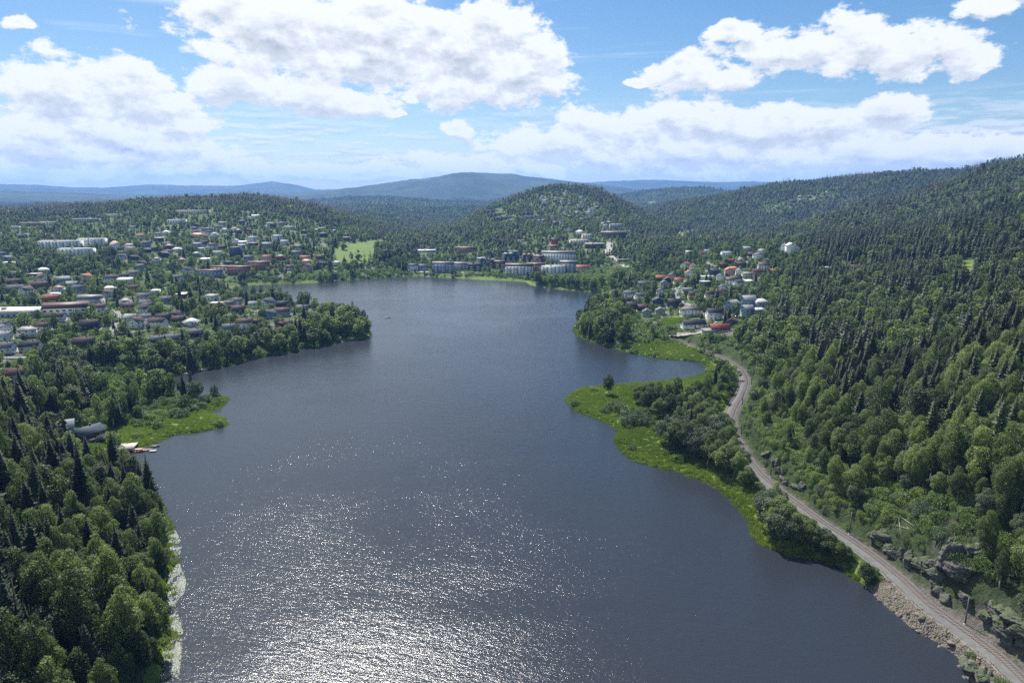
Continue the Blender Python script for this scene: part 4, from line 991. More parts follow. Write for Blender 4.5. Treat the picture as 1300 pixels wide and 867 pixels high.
# horizon of the land from the camera, to leave out what no one could see
slope = (GZ - CAM_Z) / GR
RUN = np.maximum.accumulate(np.where(np.arange(NR)[None] >= 0, slope, -9), axis=1)
def candidates(r0, r1, sp):
    R1 = r1
    xs = np.arange(-R1 * 0.72, R1 * 0.72, sp); ys = np.arange(50, R1, sp)
    X, Y = np.meshgrid(xs, ys)
    X = X + rng.uniform(-0.45, 0.45, X.shape) * sp; Y = Y + rng.uniform(-0.45, 0.45, X.shape) * sp
    r = np.hypot(X, Y); az = np.arctan2(X, Y)
    m = (r >= r0) & (r < r1) & (np.abs(az) < R(43))
    return X[m], Y[m]
ALL = []
for bi, (r0, r1, sp) in enumerate([(75, 420, 4.9), (420, 1250, 6.8), (1250, 3300, 9.5), (3300, 6400, 17.0)]):
    X, Y = candidates(r0, r1, sp)
    Z = Hg(X, Y)
    sd = Gs(GSD, X, Y); rd = Gs(GRD, X, Y); cmx = Gs(cm, X, Y)
    me, sh, to, ba = cover(X, Y, Z)
    px, py, dep = proj(X, Y, Z)
    u = rng.uniform(size=X.shape)
    keep = (sd > 1.5) & ~me & ~ba
    # rail corridor: no tall trees by the track
    side_free = (rd < 10)
    keep &= ~side_free
    keep &= ~(sh & (u > 0.04))
    keep &= ~(to & (u > np.where((px < 480) & (py > 345), 0.30, np.where((px > 560) & (px < 860) & (py < 300), 0.86, 0.42 if bi == 1 else 0.66))))
    keep &= ~((cmx > 0.4) & (u > 0.12))
    # land side of the track: shrubs rather than trees for some metres
    keep &= ~((rd < 24) & (rd >= 10) & (u > 0.22))
    sl_ = Gs(slope, X, Y)
    if bi > 0: keep &= vnoise(X / 24, Y / 24, 66) * 0.6 + vnoise(X / 60, Y / 60, 67) * 0.4 > 0.17
    vis = (Z + 26 - CAM_Z) / np.hypot(X, Y) > Gs(RUN, X, Y) - 0.001
    keep &= vis & (Z > 0.3)
    X, Y, Z, px, py, sd, rd, to = [a[keep] for a in (X, Y, Z, px, py, sd, rd, to)]
    # species
    st1 = fbm(X / 70, Y / 70, 90, 3); st2 = fbm(X / 160 + 9, Y / 160, 91, 3)
    pc = 0.46 + 0.85 * st1 + 0.5 * st2
    pc = pc + np.where(py < 330, 0.14, 0) + np.where((px > 900) & (py < 380), 0.12, 0) + np.where((px > 1060) & (py > 540), 0.04, 0)
    pc = np.where((px > 950) & (py < 640), np.maximum(pc + 0.12, 0.46), pc)
    pc = pc + np.where((py < 278) & (px < 480), 0.35, 0) + np.where((py < 262) & (px > 560) & (px < 840), 0.3, 0)
    pc = np.where(to, 0.16, pc); pc = np.where((px < 470) & (py > 400) & (py < 520), 0.18, pc)
    pc = np.where((px > 720) & (px < 850) & (py < 460) & (py > 380), 0.10, pc)
    pc = np.where(rd < 40, 0.08, pc); pc = np.where(sd < 10, 0.10, pc)
    pc = np.where((px < 240) & (py > 500), np.maximum(np.where(py > 730, 0.28, 0.58) + 0.9 * st1, 0.2), pc)
    uu = rng.uniform(size=X.shape)
    sp_ = np.where(uu < pc * 0.80, 1, np.where(uu < pc, 2, 0))       # 0 broadleaf 1 spruce 2 pine
    hs_ = np.where(sp_ == 1, rng.uniform(0.70, 1.22, X.shape), rng.uniform(0.62, 1.08, X.shape)) * (1 + 0.12 * st1)
    hs_ = hs_ * (0.78 + 0.44 * vnoise(X / 38, Y / 38, 55)) * np.where(rng.uniform(size=X.shape) > 0.93, 1.22, 1.0)
    hs_ = np.where(to, hs_ * rng.uniform(0.5, 0.95, X.shape), hs_)
    hs_ = np.where((rd < 30) & (sp_ == 0), hs_ * 0.7, hs_)
    if bi == 3: hs_ *= 1.15
    # keep clear of the buildings and of the view of them
    ok = np.ones(X.shape, bool)
    hw = 5.0 * hs_
    ptop = proj(X, Y, Z + 15 * hs_)[1]
    pw = hw * F / np.maximum(Y, 1)
    for (spx, spy, sx, sy, sw, shh) in S_A:
        dd = np.hypot(X - sx, Y - sy)
        if bi == 3 and sy < 3000: continue
        hpx = sw * 0.5 * F / sy; hpy = shh * F / sy
        front = (Y < sy) & (dd < (45 if sy < 900 else 75)) & (np.abs(px - spx) < hpx * 0.85 + pw * 0.7) & (ptop < spy - hpy * 0.45)
        ok &= ~((dd < sw * 0.5 + 4.0) | front)
    X, Y, Z, px, py, sd, rd, to, sp_, hs_ = [a[ok] for a in (X, Y, Z, px, py, sd, rd, to, sp_, hs_)]
    ALL.append((bi, X, Y, Z, px, py, sd, rd, to, sp_, hs_))

NEARK = {0: ['aspen_a', 'aspen_b', 'aspen_c', 'birch_a', 'willow_a', 'aspen_d', 'aspen_a'], 1: ['spruce_a', 'spruce_b', 'spruce_c'], 2: ['pine_a', 'pine_b']}
MIDK = {0: ['aspen_m', 'aspen_n', 'aspen_o', 'willow_m', 'aspen_m', 'aspen_n'], 1: ['spruce_m', 'spruce_n'], 2: ['pine_m']}
FARK = {0: ['aspen_f', 'aspen_g'], 1: ['spruce_f', 'spruce_g'], 2: ['pine_f']}
TREES = []     # species, key, x, y, z, scale, rot, px, py
for (bi, X, Y, Z, px, py, sd, rd, to, sp_, hs_) in ALL:
    K = NEARK if bi == 0 else (MIDK if bi == 1 else FARK)
    for i in range(len(X)):
        ks = K[int(sp_[i])]
        TREES.append((int(sp_[i]), ks[int(_h(np.array([i]), np.array([bi]), 5)[0] * len(ks)) % len(ks)], X[i], Y[i], Z[i], hs_[i], (i * 2.399) % 6.283, px[i], py[i], sd[i], rd[i], bi))

# ------------------------------------------------------------------ individual trees
ORD = ['first', 'second', 'third', 'fourth', 'fifth', 'sixth', 'seventh', 'eighth', 'ninth', 'tenth', 'eleventh', 'twelfth', 'thirteenth', 'fourteenth', 'fifteenth', 'sixteenth', 'seventeenth', 'eighteenth', 'nineteenth', 'twentieth'] + ['%dth' % k_ for k_ in range(21, 60)]
LABELQ = []       # (object, look, place, px)
def queue_label(o, look, place, px): LABELQ.append((o, look, place, px))
def flush_labels():
    d = {}
    for o, look, place, px in LABELQ: d.setdefault((look, place), []).append((px, o))
    for (look, place), L in d.items():
        L.sort(key=lambda t: t[0])
        for i, (px, o) in enumerate(L):
            if len(L) == 1: o['label'] = f'{look} {place}'
            elif i == 0: o['label'] = f'{look} {place}, leftmost'
            elif i == len(L) - 1: o['label'] = f'{look} {place}, rightmost'
            else: o['label'] = f'{look} {place}, {ORD[i]} from left'
            if len(o['label'].split()) > 16: print('LONG', o['label'])
    LABELQ.clear()
def zone(px, py, sd, rd):
    if px < 260 and py > 470:
        b = 'front' if py > 790 else ('lower part' if py > 710 else ('middle' if py > 640 else ('upper part' if py > 585 else 'far end')))
        if sd < 14: return f'at left wood waterline, {b}'
        if sd < 45: return f'behind left wood shoreline, {b}'
        return f'deep in left wood, {b}'
    if px < 480 and py > 340: return 'in the left town' if py < 440 else 'beside the left bay below the town'
    if px < 640: return 'on the far left shore'
    if px > 960 or rd < 60 or py < 470:
        b = 'beside the rails' if rd < 22 else ('first row above rails' if rd < 34 else ('second row above rails' if rd < 46 else ('midslope above rails' if rd < 75 else 'high above rails')))
        c = 'by the near crag' if py > 690 else ('by the cliff' if py > 600 else ('by the straight track' if py > 540 else 'by the track bend'))
        if py < 470: return 'between the village and the bend'
        return f'{b} {c}'
    return 'on the grassy spit'
SPN = {0: 'broadleaf_tree', 1: 'spruce_tree', 2: 'pine_tree'}
SPC = {0: 'broadleaf tree', 1: 'spruce', 2: 'pine'}
SPG = {0: 'broadleaf trees of the lakeside woods', 1: 'spruces of the lakeside woods', 2: 'pines of the lakeside woods'}
PROTO_OBJ = {}
def put_tree(sp, key, x, y, z, s, rot, tone=0.5, lean=0.0, wide=1.0):
    cr, tr, H = PROTO[key]
    root = empty(SPN[sp], (x, y, z - 0.15), rot, (s * wide, s * wide * (0.84 + 0.3 * abs(math.sin(x * 3.7))), s))
    root.rotation_euler = (lean * math.cos(rot * 3), lean * math.sin(rot * 3), rot)
    c = obj('crown', cr, root); t = obj('trunk', tr, root)
    for q in (c, t): q.color = (tone, 0, 0, 1)
    if key not in PROTO_OBJ: PROTO_OBJ[key] = (c, t)
    root['category'] = SPC[sp]; root['group'] = SPG[sp]
    return root
SPITG = 'trees standing on the grassy spit'
# surveyed single trees: px, py of the foot, height m, key, look
HAND = [(772, 501, 13.5, 'aspen_b', 0), (822, 521, 14, 'aspen_a', 0), (834, 516, 15, 'birch_a', 0), (846, 521, 16, 'aspen_b', 0), (858, 514, 17, 'birch_a', 0), (871, 520, 14, 'aspen_a', 0), (884, 512, 14, 'aspen_c', 0), (898, 505, 15, 'birch_a', 0), (838, 530, 11, 'aspen_c', 0), (862, 528, 12, 'aspen_a', 0),
    (846, 562, 14, 'willow_a', 0), (856, 571, 15, 'aspen_c', 0), (868, 577, 16, 'aspen_a', 0), (882, 582, 15, 'willow_a', 0), (897, 590, 13, 'aspen_b', 0), (908, 596, 14, 'aspen_a', 0), (922, 603, 15, 'aspen_c', 0), (936, 610, 13, 'aspen_b', 0), (860, 552, 15, 'aspen_b', 0), (876, 560, 18, 'spruce_b', 1), (890, 566, 16, 'aspen_a', 0), (904, 574, 15, 'willow_a', 0), (918, 584, 15, 'aspen_a', 0),
    (872, 545, 16, 'spruce_b', 1), (886, 547, 15, 'aspen_c', 0), (900, 552, 14, 'aspen_a', 0), (912, 560, 15, 'willow_a', 0), (898, 534, 13, 'aspen_c', 0), (884, 530, 14, 'aspen_a', 0), (908, 540, 13, 'aspen_b', 0), (906, 520, 11, 'aspen_c', 0), (914, 502, 10, 'aspen_b', 0), (908, 488, 12, 'spruce_c', 1), (914, 478, 11, 'aspen_b', 0), (918, 490, 9, 'aspen_c', 0), (930, 592, 14, 'birch_a', 0), (826, 512, 13, 'aspen_c', 0), (850, 528, 13, 'aspen_b', 0), (874, 534, 14, 'aspen_a', 0), (866, 562, 14, 'willow_a', 0), (893, 543, 14, 'aspen_c', 0), (880, 570, 15, 'aspen_c', 0), (912, 574, 14, 'aspen_b', 0), (926, 572, 12, 'aspen_a', 0), (920, 550, 11, 'aspen_c', 0), (905, 585, 15, 'aspen_c', 0), (940, 600, 12, 'willow_a', 0), (812, 512, 11, 'aspen_c', 0), (892, 520, 13, 'aspen_b', 0), (946, 620, 10, 'aspen_a', 0), (928, 560, 10, 'aspen_b', 0),
    (975, 668, 15, 'willow_a', 0), (988, 678, 15, 'aspen_c', 0), (998, 684, 13, 'aspen_a', 0), (985, 655, 11, 'willow_a', 0), (966, 650, 9, 'aspen_c', 0), (1020, 694, 10, 'aspen_c', 0), (1036, 701, 9, 'aspen_c', 0), (1052, 708, 9, 'aspen_c', 0), (1066, 714, 8, 'aspen_c', 0), (1044, 696, 8, 'willow_a', 0), (1074, 716, 6, 'aspen_a', 0), (1028, 688, 9, 'aspen_a', 0), (1098, 740, 7, 'aspen_c', 0), (1104, 744, 5, 'aspen_c', 0), (1008, 692, 12, 'aspen_a', 0), (1000, 676, 11, 'aspen_c', 0), (992, 690, 13, 'willow_a', 0), (980, 684, 12, 'aspen_a', 0),
    # left bay
    (64, 560, 14, 'aspen_m', 0), (110, 520, 20, 'spruce_m', 1), (127, 540, 17, 'birch_a', 0), (92, 545, 15, 'aspen_n', 0), (82, 556, 15, 'spruce_n', 1), (146, 566, 8, 'aspen_o', 0), (235, 520, 9, 'aspen_o', 0), (175, 532, 8, 'aspen_m', 0),
    # town and peninsula
    (160, 440, 9, 'aspen_o', 0), (178, 446, 12, 'aspen_m', 0), (348, 386, 14, 'aspen_n', 0), (374, 400, 9, 'spruce_n', 1), (386, 402, 7, 'spruce_n', 1), (446, 421, 19, 'aspen_m', 0), (456, 426, 15, 'aspen_o', 0), (436, 424, 16, 'aspen_o', 0), (424, 427, 15, 'aspen_m', 0), (400, 398, 16, 'aspen_n', 0), (410, 402, 14, 'aspen_o', 0), (395, 415, 13, 'spruce_m', 1), (224, 396, 16, 'aspen_n', 0), (246, 396, 15, 'aspen_m', 0), (280, 405, 16, 'aspen_o', 0), (190, 430, 12, 'pine_m', 2), (265, 372, 13, 'aspen_m', 0), (290, 369, 14, 'spruce_m', 1),
    (414, 358, 15, 'aspen_o', 0), (455, 330, 16, 'aspen_f', 0), (463, 332, 18, 'spruce_f', 1), (446, 331, 14, 'aspen_g', 0), (436, 317, 16, 'aspen_f', 0), (470, 326, 14, 'spruce_g', 1), (780, 356, 15, 'aspen_o', 0), (788, 358, 17, 'aspen_m', 0), (776, 362, 12, 'aspen_o', 0), (500, 318, 15, 'pine_f', 2), (948, 446, 11, 'aspen_n', 0), (958, 452, 13, 'aspen_m', 0), (966, 445, 12, 'aspen_o', 0), (975, 455, 14, 'spruce_m', 1), (962, 464, 12, 'aspen_n', 0), (984, 460, 14, 'aspen_m', 0), (972, 470, 13, 'aspen_o', 0), (950, 436, 9, 'aspen_o', 0), (934, 398, 11, 'aspen_n', 0), (902, 434, 8, 'aspen_o', 0)]
hand_xy = []
for i, (px, py, hh, key, sp) in enumerate(HAND):
    x, y, z = ground_at(px, py)
    H = PROTO[key][2]
    tone = [0.35, 0.5, 0.65][i % 3]
    if key == 'willow_a': look = 'grey green willow'
    elif sp == 1: look = 'dark pointed spruce'
    elif sp == 2: look = 'open crowned pine'
    elif key == 'birch_a': look = 'slim pale trunked birch'
    else: look = ('dark', 'mid green', 'light green')[i % 3] + ' leafy tree'
    o = put_tree(sp, key, x, y, z, hh / H, i * 1.7, tone, 0.03, 1.25 if (sp == 0 and px > 700) else 1.0)
    hand_xy.append((x, y))
    if px < 300 and py > 500: pl = 'by the left bay cabins'
    elif px < 300: pl = 'among the houses of the left town'
    elif px < 480 and py > 360: pl = 'on the tip of the left headland' if px > 380 else 'at the left headland houses'
    elif py < 345: pl = 'on the sloping meadow across the lake'
    elif px < 480: pl = 'on the far shore'
    elif py < 470: pl = 'at the edge of the right village'
    elif px == 772: look = 'solitary leafy tree'; pl = 'standing alone on the open tip of the grassy spit'
    elif px < 915 and py < 535 and px < 900: pl = 'in the back clump on the grassy spit'
    elif px >= 950: pl = 'between the railway and the right shore'
    elif px >= 900: pl = 'on the spit near the railway'
    else: pl = 'in the dense front clump on the grassy spit'
    queue_label(o, look, pl, px)
hand_xy = np.array(hand_xy)
TREES = [t for t in TREES if not (t[11] < 2 and ((hand_xy[:, 0] - t[2]) ** 2 + (hand_xy[:, 1] - t[3]) ** 2).min() < 12)]
# the trees that show largest stand as single things
picked = set()
for sp in (0, 1, 2):
    c = []
    for i, t in enumerate(TREES):
        if t[0] == sp and t[11] == 0:
            H = PROTO[t[1]][2] * t[5]
            _, ptop, dep = proj(t[2], t[3], t[4] + H)
            if -10 < t[7] < 1310 and ptop < 867 and ptop > 0:
                c.append((-H * F / dep, i))
    c.sort()
    n = {0: 245, 1: 270, 2: 180}[sp]
    for _, i in c[:n]:
        picked.add(i)
for i in sorted(picked):
    (sp, key, x, y, z, s, rot, px, py, sd, rd, bi) = TREES[i]
    H = PROTO[key][2] * s
    k_ = i % 3
    tone = [0.28, 0.5, 0.72][k_]
    size = 'tall' if H > 17.5 else ('medium' if H > 13 else 'short')
    tw = {0: ('dark green', 'mid green', 'light green'), 1: ('blackish', 'dark green', 'mid green'), 2: ('dull green', 'mid green', 'grey green')}[sp][k_]
    nm = {0: 'broadleaf tree', 1: 'spruce', 2: 'pine'}[sp]
    if key == 'birch_a': nm = 'slender birch'
    o = put_tree(sp, key, x, y, z, s, rot, tone, 0.03, (0.82 if sp == 0 else 0.95) + 0.22 * ((i * 7) % 10) / 10)
    queue_label(o, f'{size} {tw} {nm}', zone(px, py, sd, rd), px)
REST = [t for i, t in enumerate(TREES) if i not in picked]

# ------------------------------------------------------------------ scattered stands as one object each (geometry nodes, meshes of the single trees above)
def scatter(name, pts, keys, label, cat, tone=0.5, spread=0.6):
    """pts rows: key index, x, y, z, sx, sz, rot"""
    P = np.array([[p[1], p[2], p[3]] for p in pts], np.float32)
    me = bpy.data.meshes.new(name); me.vertices.add(len(P)); me.vertices.foreach_set('co', P.ravel())
    a = me.attributes.new('sort', 'INT', 'POINT'); a.data.foreach_set('value', np.array([p[0] for p in pts], np.int32))
    a = me.attributes.new('grow', 'FLOAT_VECTOR', 'POINT'); a.data.foreach_set('vector', np.array([[p[4] * (0.85 + 0.3 * ((i * 29) % 31) / 31), p[4] * (0.85 + 0.3 * ((i * 17) % 37) / 37), p[5]] for i, p in enumerate(pts)], np.float32).ravel())
    a = me.attributes.new('turn', 'FLOAT_VECTOR', 'POINT'); a.data.foreach_set('vector', np.array([[0.03 * math.sin(p[6] * 5), 0.03 * math.cos(p[6] * 7), p[6]] for p in pts], np.float32).ravel())
    o = obj(name, me); o.color = (tone, 0, spread, 1)
    g = bpy.data.node_groups.new(name, 'GeometryNodeTree')
    g.interface.new_socket('Geometry', in_out='INPUT', socket_type='NodeSocketGeometry')
    g.interface.new_socket('Geometry', in_out='OUTPUT', socket_type='NodeSocketGeometry')
    N = g.nodes; L = g.links
    gi = N.new('NodeGroupInput'); go = N.new('NodeGroupOutput')
    def attr(nm, typ):
        n = N.new('GeometryNodeInputNamedAttribute'); n.data_type = typ; n.inputs[0].default_value = nm; return n.outputs[0]
    srt = attr('sort', 'INT'); grow = attr('grow', 'FLOAT_VECTOR'); turn = attr('turn', 'FLOAT_VECTOR')
    join = N.new('GeometryNodeJoinGeometry')
    for k_, key in enumerate(keys):
        j2 = N.new('GeometryNodeJoinGeometry')
        for src in PROTO_OBJ[key]:
            oi = N.new('GeometryNodeObjectInfo'); oi.transform_space = 'ORIGINAL'; oi.inputs['Object'].default_value = src; oi.inputs['As Instance'].default_value = False
            L.new(oi.outputs['Geometry'], j2.inputs[0])
        cmp_ = N.new('FunctionNodeCompare'); cmp_.data_type = 'INT'; cmp_.operation = 'EQUAL'
        L.new(srt, cmp_.inputs[2]); cmp_.inputs[3].default_value = k_
        ip = N.new('GeometryNodeInstanceOnPoints')
        L.new(gi.outputs[0], ip.inputs['Points']); L.new(cmp_.outputs[0], ip.inputs['Selection']); L.new(j2.outputs[0], ip.inputs['Instance'])
        e2r = N.new('FunctionNodeEulerToRotation'); L.new(turn, e2r.inputs[0]); L.new(e2r.outputs[0], ip.inputs['Rotation'])
        L.new(grow, ip.inputs['Scale'])
        L.new(ip.outputs[0], join.inputs[0])
    L.new(join.outputs[0], go.inputs[0])
    m = o.modifiers.new('stand', 'NODES'); m.node_group = g
    tag(o, label, cat, kind='stuff')
    return o
# every mesh used in the stands belongs to a tree that stands in the scene
ALLK = sum([NEARK[s] + MIDK[s] + FARK[s] for s in (0, 1, 2)], [])
for sp in (0, 1, 2):
    for key in dict.fromkeys(NEARK[sp] + MIDK[sp] + FARK[sp]):
        if key in PROTO_OBJ: continue
        j = next(i for i, t in enumerate(REST) if t[1] == key)
        t = REST.pop(j)
        o = put_tree(sp, key, t[2], t[3], t[4], t[5], t[6], 0.5); queue_label(o, 'single ' + SPC[sp], 'in the hillside wood across the lake', t[7])
for sp, nm, lab in ((0, 'broadleaf_forest', 'mixed green broadleaf woods covering slopes around the lake'), (1, 'spruce_forest', 'dark spruce woods covering the hillsides'), (2, 'pine_forest', 'pine woods on the ridges and slopes')):
    keys = list(dict.fromkeys(NEARK[sp] + MIDK[sp] + FARK[sp]))
    pts = [(keys.index(t[1]), t[2], t[3], t[4] - 0.2, t[5] * (0.88 + 0.24 * ((i * 13) % 17) / 17), t[5], t[6]) for i, t in enumerate(REST) if t[0] == sp]
    scatter(nm, pts, keys, lab, 'forest')

# ------------------------------------------------------------------ bushes
def put_bush(key, x, y, z, s, rot, tone=0.5):
    cr, tr, H = PROTO[key]
    root = empty('bush', (x, y, z - 0.1), rot, s)
    c = obj('foliage', cr, root); t = obj('stem', tr, root)
    for q in (c, t): q.color = (tone, 0, 0, 1)
    if key not in PROTO_OBJ: PROTO_OBJ[key] = (c, t)
    root['category'] = 'bush'; root['group'] = 'bushes along the shore and the railway'
    return root
BH = [(778, 519, 1.0, 'bush_c'), (768, 524, 0.8, 'bush_c'), (788, 524, 1.1, 'bush_c'), (796, 532, 1.2, 'bush_c'), (808, 538, 1.3, 'bush_c'), (816, 532, 1.2, 'bush_c'), (796, 540, 1.15, 'bush_c'), (822, 540, 1.1, 'bush_c'), (782, 529, 0.6, 'bush_a')]
for i, (px, py, s, key) in enumerate(BH):
    x, y, z = ground_at(px, py)
    o = put_bush(key, x, y, z, s, i * 2.1, 0.6)
    queue_label(o, 'rounded grey green willow bush', 'in the thicket on the grassy spit', px)
BK = ['bush_a', 'bush_b', 'bush_c', 'bush_m']
BP = []
X, Y = candidates(80, 430, 2.6)
Z = Hg(X, Y); sd = Gs(GSD, X, Y); rd = Gs(GRD, X, Y); cmx = Gs(cm, X, Y)
me_, sh_, to_, ba_ = cover(X, Y, Z); px, py, dep = proj(X, Y, Z)
u = rng.uniform(size=X.shape)
pr = np.where((rd > 5.2) & (rd < 30) & (sd > 2), 0.78, 0.0)
lake_side = (rd < 30) & (sd < 22)
pr = np.where(lake_side & (Y < 190), np.where(rd > 7, 0.05, 0), pr)
pr = np.where(lake_side & (Y >= 190) & (rd > 4.5), 0.62, pr)
pr = np.where(sh_, 0.55, pr)
pr = np.where((sd < 6) & (sd > 1) & (px < 400), 0.3, pr)
pr = np.where((rd > 26) & ~me_ & ~sh_ & ~to_, 0.10, pr)
pr = np.where((cmx > 0.3), 0.62, pr)
pr = np.where(me_ & ~sh_, 0.006, pr)
pr = np.where(ba_ & (X > 0) & (px < 1000), 0.02, pr); pr = np.where(ba_ & (px > 1000), 0.45, pr); pr = np.where(ba_ & (X < 0), 0.03, pr)
kp = (u < pr) & (Z > 0.3) & (sd > 1) & (rd > 5.0)
X, Y, Z, px, py, sd, rd = [a[kp] for a in (X, Y, Z, px, py, sd, rd)]
vis = [(-(F / math.hypot(x, y)), i) for i, (x, y) in enumerate(zip(X, Y)) if 0 < px[i] < 1300 and py[i] < 880]
vis.sort()
single = set(i for _, i in vis[:150])
bpts = []
for i in range(len(X)):
    kk = i % 2 if (i % 9) else 2
    s = (0.45 + 0.75 * ((i * 37) % 101) / 101) * (0.8 if kk == 2 else 1.0)
    if rd[i] < 10: s *= 0.6
    if i in single:
        o = put_bush(BK[kk], X[i], Y[i], Z[i], s, i * 1.3, 0.5 if i % 2 else 0.75)
        pl = ('on rocks ' if Gs(cm, X[i:i+1], Y[i:i+1])[0] > 0.3 else '') + ('at the trackside ' if rd[i] < 12 else 'above the track ' if rd[i] < 27 else 'under trees ') + ('by the near crag' if py[i] > 740 else 'below the cliff' if py[i] > 660 else 'by the straight track' if py[i] > 600 else 'further up the line')
        if px[i] < 400: pl = 'at the foot of the left wood'
        queue_label(o, ('small ' if s < 0.65 else 'large ' if s > 1.0 else 'medium ') + ('mid green bush' if i % 2 else 'yellow green bush'), pl, px[i])
    else: bpts.append((kk, X[i], Y[i], Z[i] - 0.1, s, s, i * 1.3))
X, Y = candidates(430, 1200, 4.2)
Z = Hg(X, Y); sd = Gs(GSD, X, Y)
me_, sh_, to_, ba_ = cover(X, Y, Z); u = rng.uniform(size=X.shape)
rd = Gs(GRD, X, Y)
pr = np.where(sh_, 0.72, np.where(to_, 0.16, np.where((sd < 9) & ~me_, 0.5, np.where((rd < 70) & (rd > 5) & (Y < 700), 0.55, 0.02))))
kp = (u < pr) & (sd > 1.2) & ~me_ & (rd > 4.5)
okb = np.ones(X.shape, bool)
for (spx, spy, sx, sy, sw, shh) in S_A: okb &= np.hypot(X - sx, Y - sy) > sw * 0.5 + 2
kp &= okb
X, Y, Z, sh_ = X[kp], Y[kp], Z[kp], sh_[kp]
xb, yb, zb = ground_at(700, 356)
o = put_bush('bush_m', xb, yb, zb, 1.2, 0.3); queue_label(o, 'rounded bush', 'at the front of the reed fringed far shore thicket', 700)
for i in range(len(X)):
    s = 0.5 + 0.8 * ((i * 37) % 101) / 101
    bpts.append((3, X[i], Y[i], Z[i] - 0.1, s * 1.1, s, i * 1.3))
scatter('undergrowth', bpts, BK, 'green undergrowth along shores, track and gardens', 'undergrowth', 0.6, 0.7)

# ------------------------------------------------------------------ reeds and tall grass on the low shores
def tuft(key, seed, n, hgt, spread_):
    rg = np.random.default_rng(seed)
    Vs = []; lr = []
    for i in range(n):
        a = rg.uniform(0, 6.28); r = spread_ * rg.uniform() ** 0.5; x, y = r * math.cos(a), r * math.sin(a)
        b = rg.uniform(0, 6.28); w = 0.07; h = hgt * rg.uniform(0.6, 1.1); lx_, ly_ = rg.normal(0, 0.16), rg.normal(0, 0.16)
        dx, dy = math.cos(b) * w, math.sin(b) * w
        Vs += [(x - dx, y - dy, -0.2), (x + dx, y + dy, -0.2), (x + dx * 0.4 + lx_ * h, y + dy * 0.4 + ly_ * h, h), (x - dx * 0.4 + lx_ * h, y - dy * 0.4 + ly_ * h, h)]
        lr += [rg.uniform()] * 4
    Vs = np.array(Vs)
    return mesh_np(key, Vs, np.arange(len(Vs)).reshape(-1, 4), REEDM, False, {'lr': ('FLOAT', 'POINT', np.array(lr, np.float32))})
reed_me = tuft('reed_tuft', 5, 170, 0.75, 1.25)
xr_, yr_, zr_ = ground_at(745, 512)
ro = obj('reed_tuft', reed_me, None, (xr_, yr_, zr_)); ro.color = (0.5, 0, 0, 1)
tag(ro, 'lone tuft of bright reeds on the grassy spit near its tip', 'reed tuft')
PROTO_OBJ['reed'] = (ro,)
X, Y = candidates(100, 620, 1.75)
Z = Hg(X, Y); sd = Gs(GSD, X, Y); rd = Gs(GRD, X, Y)
me_, sh_, to_, ba_ = cover(X, Y, Z); px = proj(X, Y, Z)[0]; u = rng.uniform(size=X.shape)
me_ = me_ | (ba_ & (px < 1000) & (X > 0) & (rd > 6))
kp = ((me_ & (u < 0.85)) | ((sd < 4) & (sd > -2.2) & (u < 0.5) & (vnoise(X / 6, Y / 6, 3) > 0.3) & ~((rd < 24) & (Y < 190)))) & (sd > -2.2) & (rd > 4.5) & (Z > -1.2)
X, Y, Z, sd_ = X[kp], Y[kp], Z[kp], sd[kp]
hn = 0.75 + 0.35 * vnoise(X / 14, Y / 14, 12) + 0.5 * (sd_ < 3)
rp = [(0, X[i], Y[i], Z[i], 0.9 + 0.4 * ((i * 7) % 10) / 10, hn[i], i * 2.1) for i in range(len(X))]
scatter('tall_grass', rp, ['reed'], 'bright green reeds and tall grass on the low shores', 'grass', 0.6, 0.35)

# ------------------------------------------------------------------ water lilies by the left shore
def lilies():
    rg = np.random.default_rng(9)
    Vs = []; Fs = []
    n = 0
    P = [(196, 690), (206, 678), (222, 672), (231, 690), (226, 712), (236, 735), (234, 752), (222, 765), (232, 800), (230, 830), (226, 867), (226, 900), (200, 900), (205, 820), (212, 760), (214, 720)]
    W = [at_z(*p) for p in P]
    xs = [w[0] for w in W]; ys = [w[1] for w in W]
    while n < 6500:
        x = rg.uniform(min(xs), max(xs), 4000); y = rg.uniform(min(ys), max(ys), 4000)
        k_ = inpoly(x, y, W) & (fbm(x / 3.5, y / 6, 14, 4) > -0.02 + 0.35 * rg.uniform(-1, 1, x.shape))
        for xx, yy in zip(x[k_], y[k_]):
            r = rg.uniform(0.08, 0.24); b = len(Vs); a0 = rg.uniform(0, 6.28)
            zz = 0.012 + rg.uniform(0, 0.02); tx, ty = rg.normal(0, 0.09), rg.normal(0, 0.09)
            for q in range(7):
                a = a0 + q * 6.283 / 7
                Vs.append((xx + r * math.cos(a), yy + r * math.sin(a), zz + r * (math.cos(a) * tx + math.sin(a) * ty)))
            Fs.append(list(range(b, b + 7))); n += 1
    m, nt = newmat('lily_pads')
    geo = nt.new('ShaderNodeNewGeometry')
    c = nt.mix(geo.outputs['Random Per Island'], (0.08, 0.10, 0.065), (0.17, 0.19, 0.15))
    out(nt, principled(nt, c, 0.55, 0.35).outputs[0])
    tag(obj('water_lilies', mesh_np('water_lilies', np.array(Vs), Fs, m)), 'pale glossy lily pads floating along the left wood', 'water lilies', kind='stuff')
lilies()

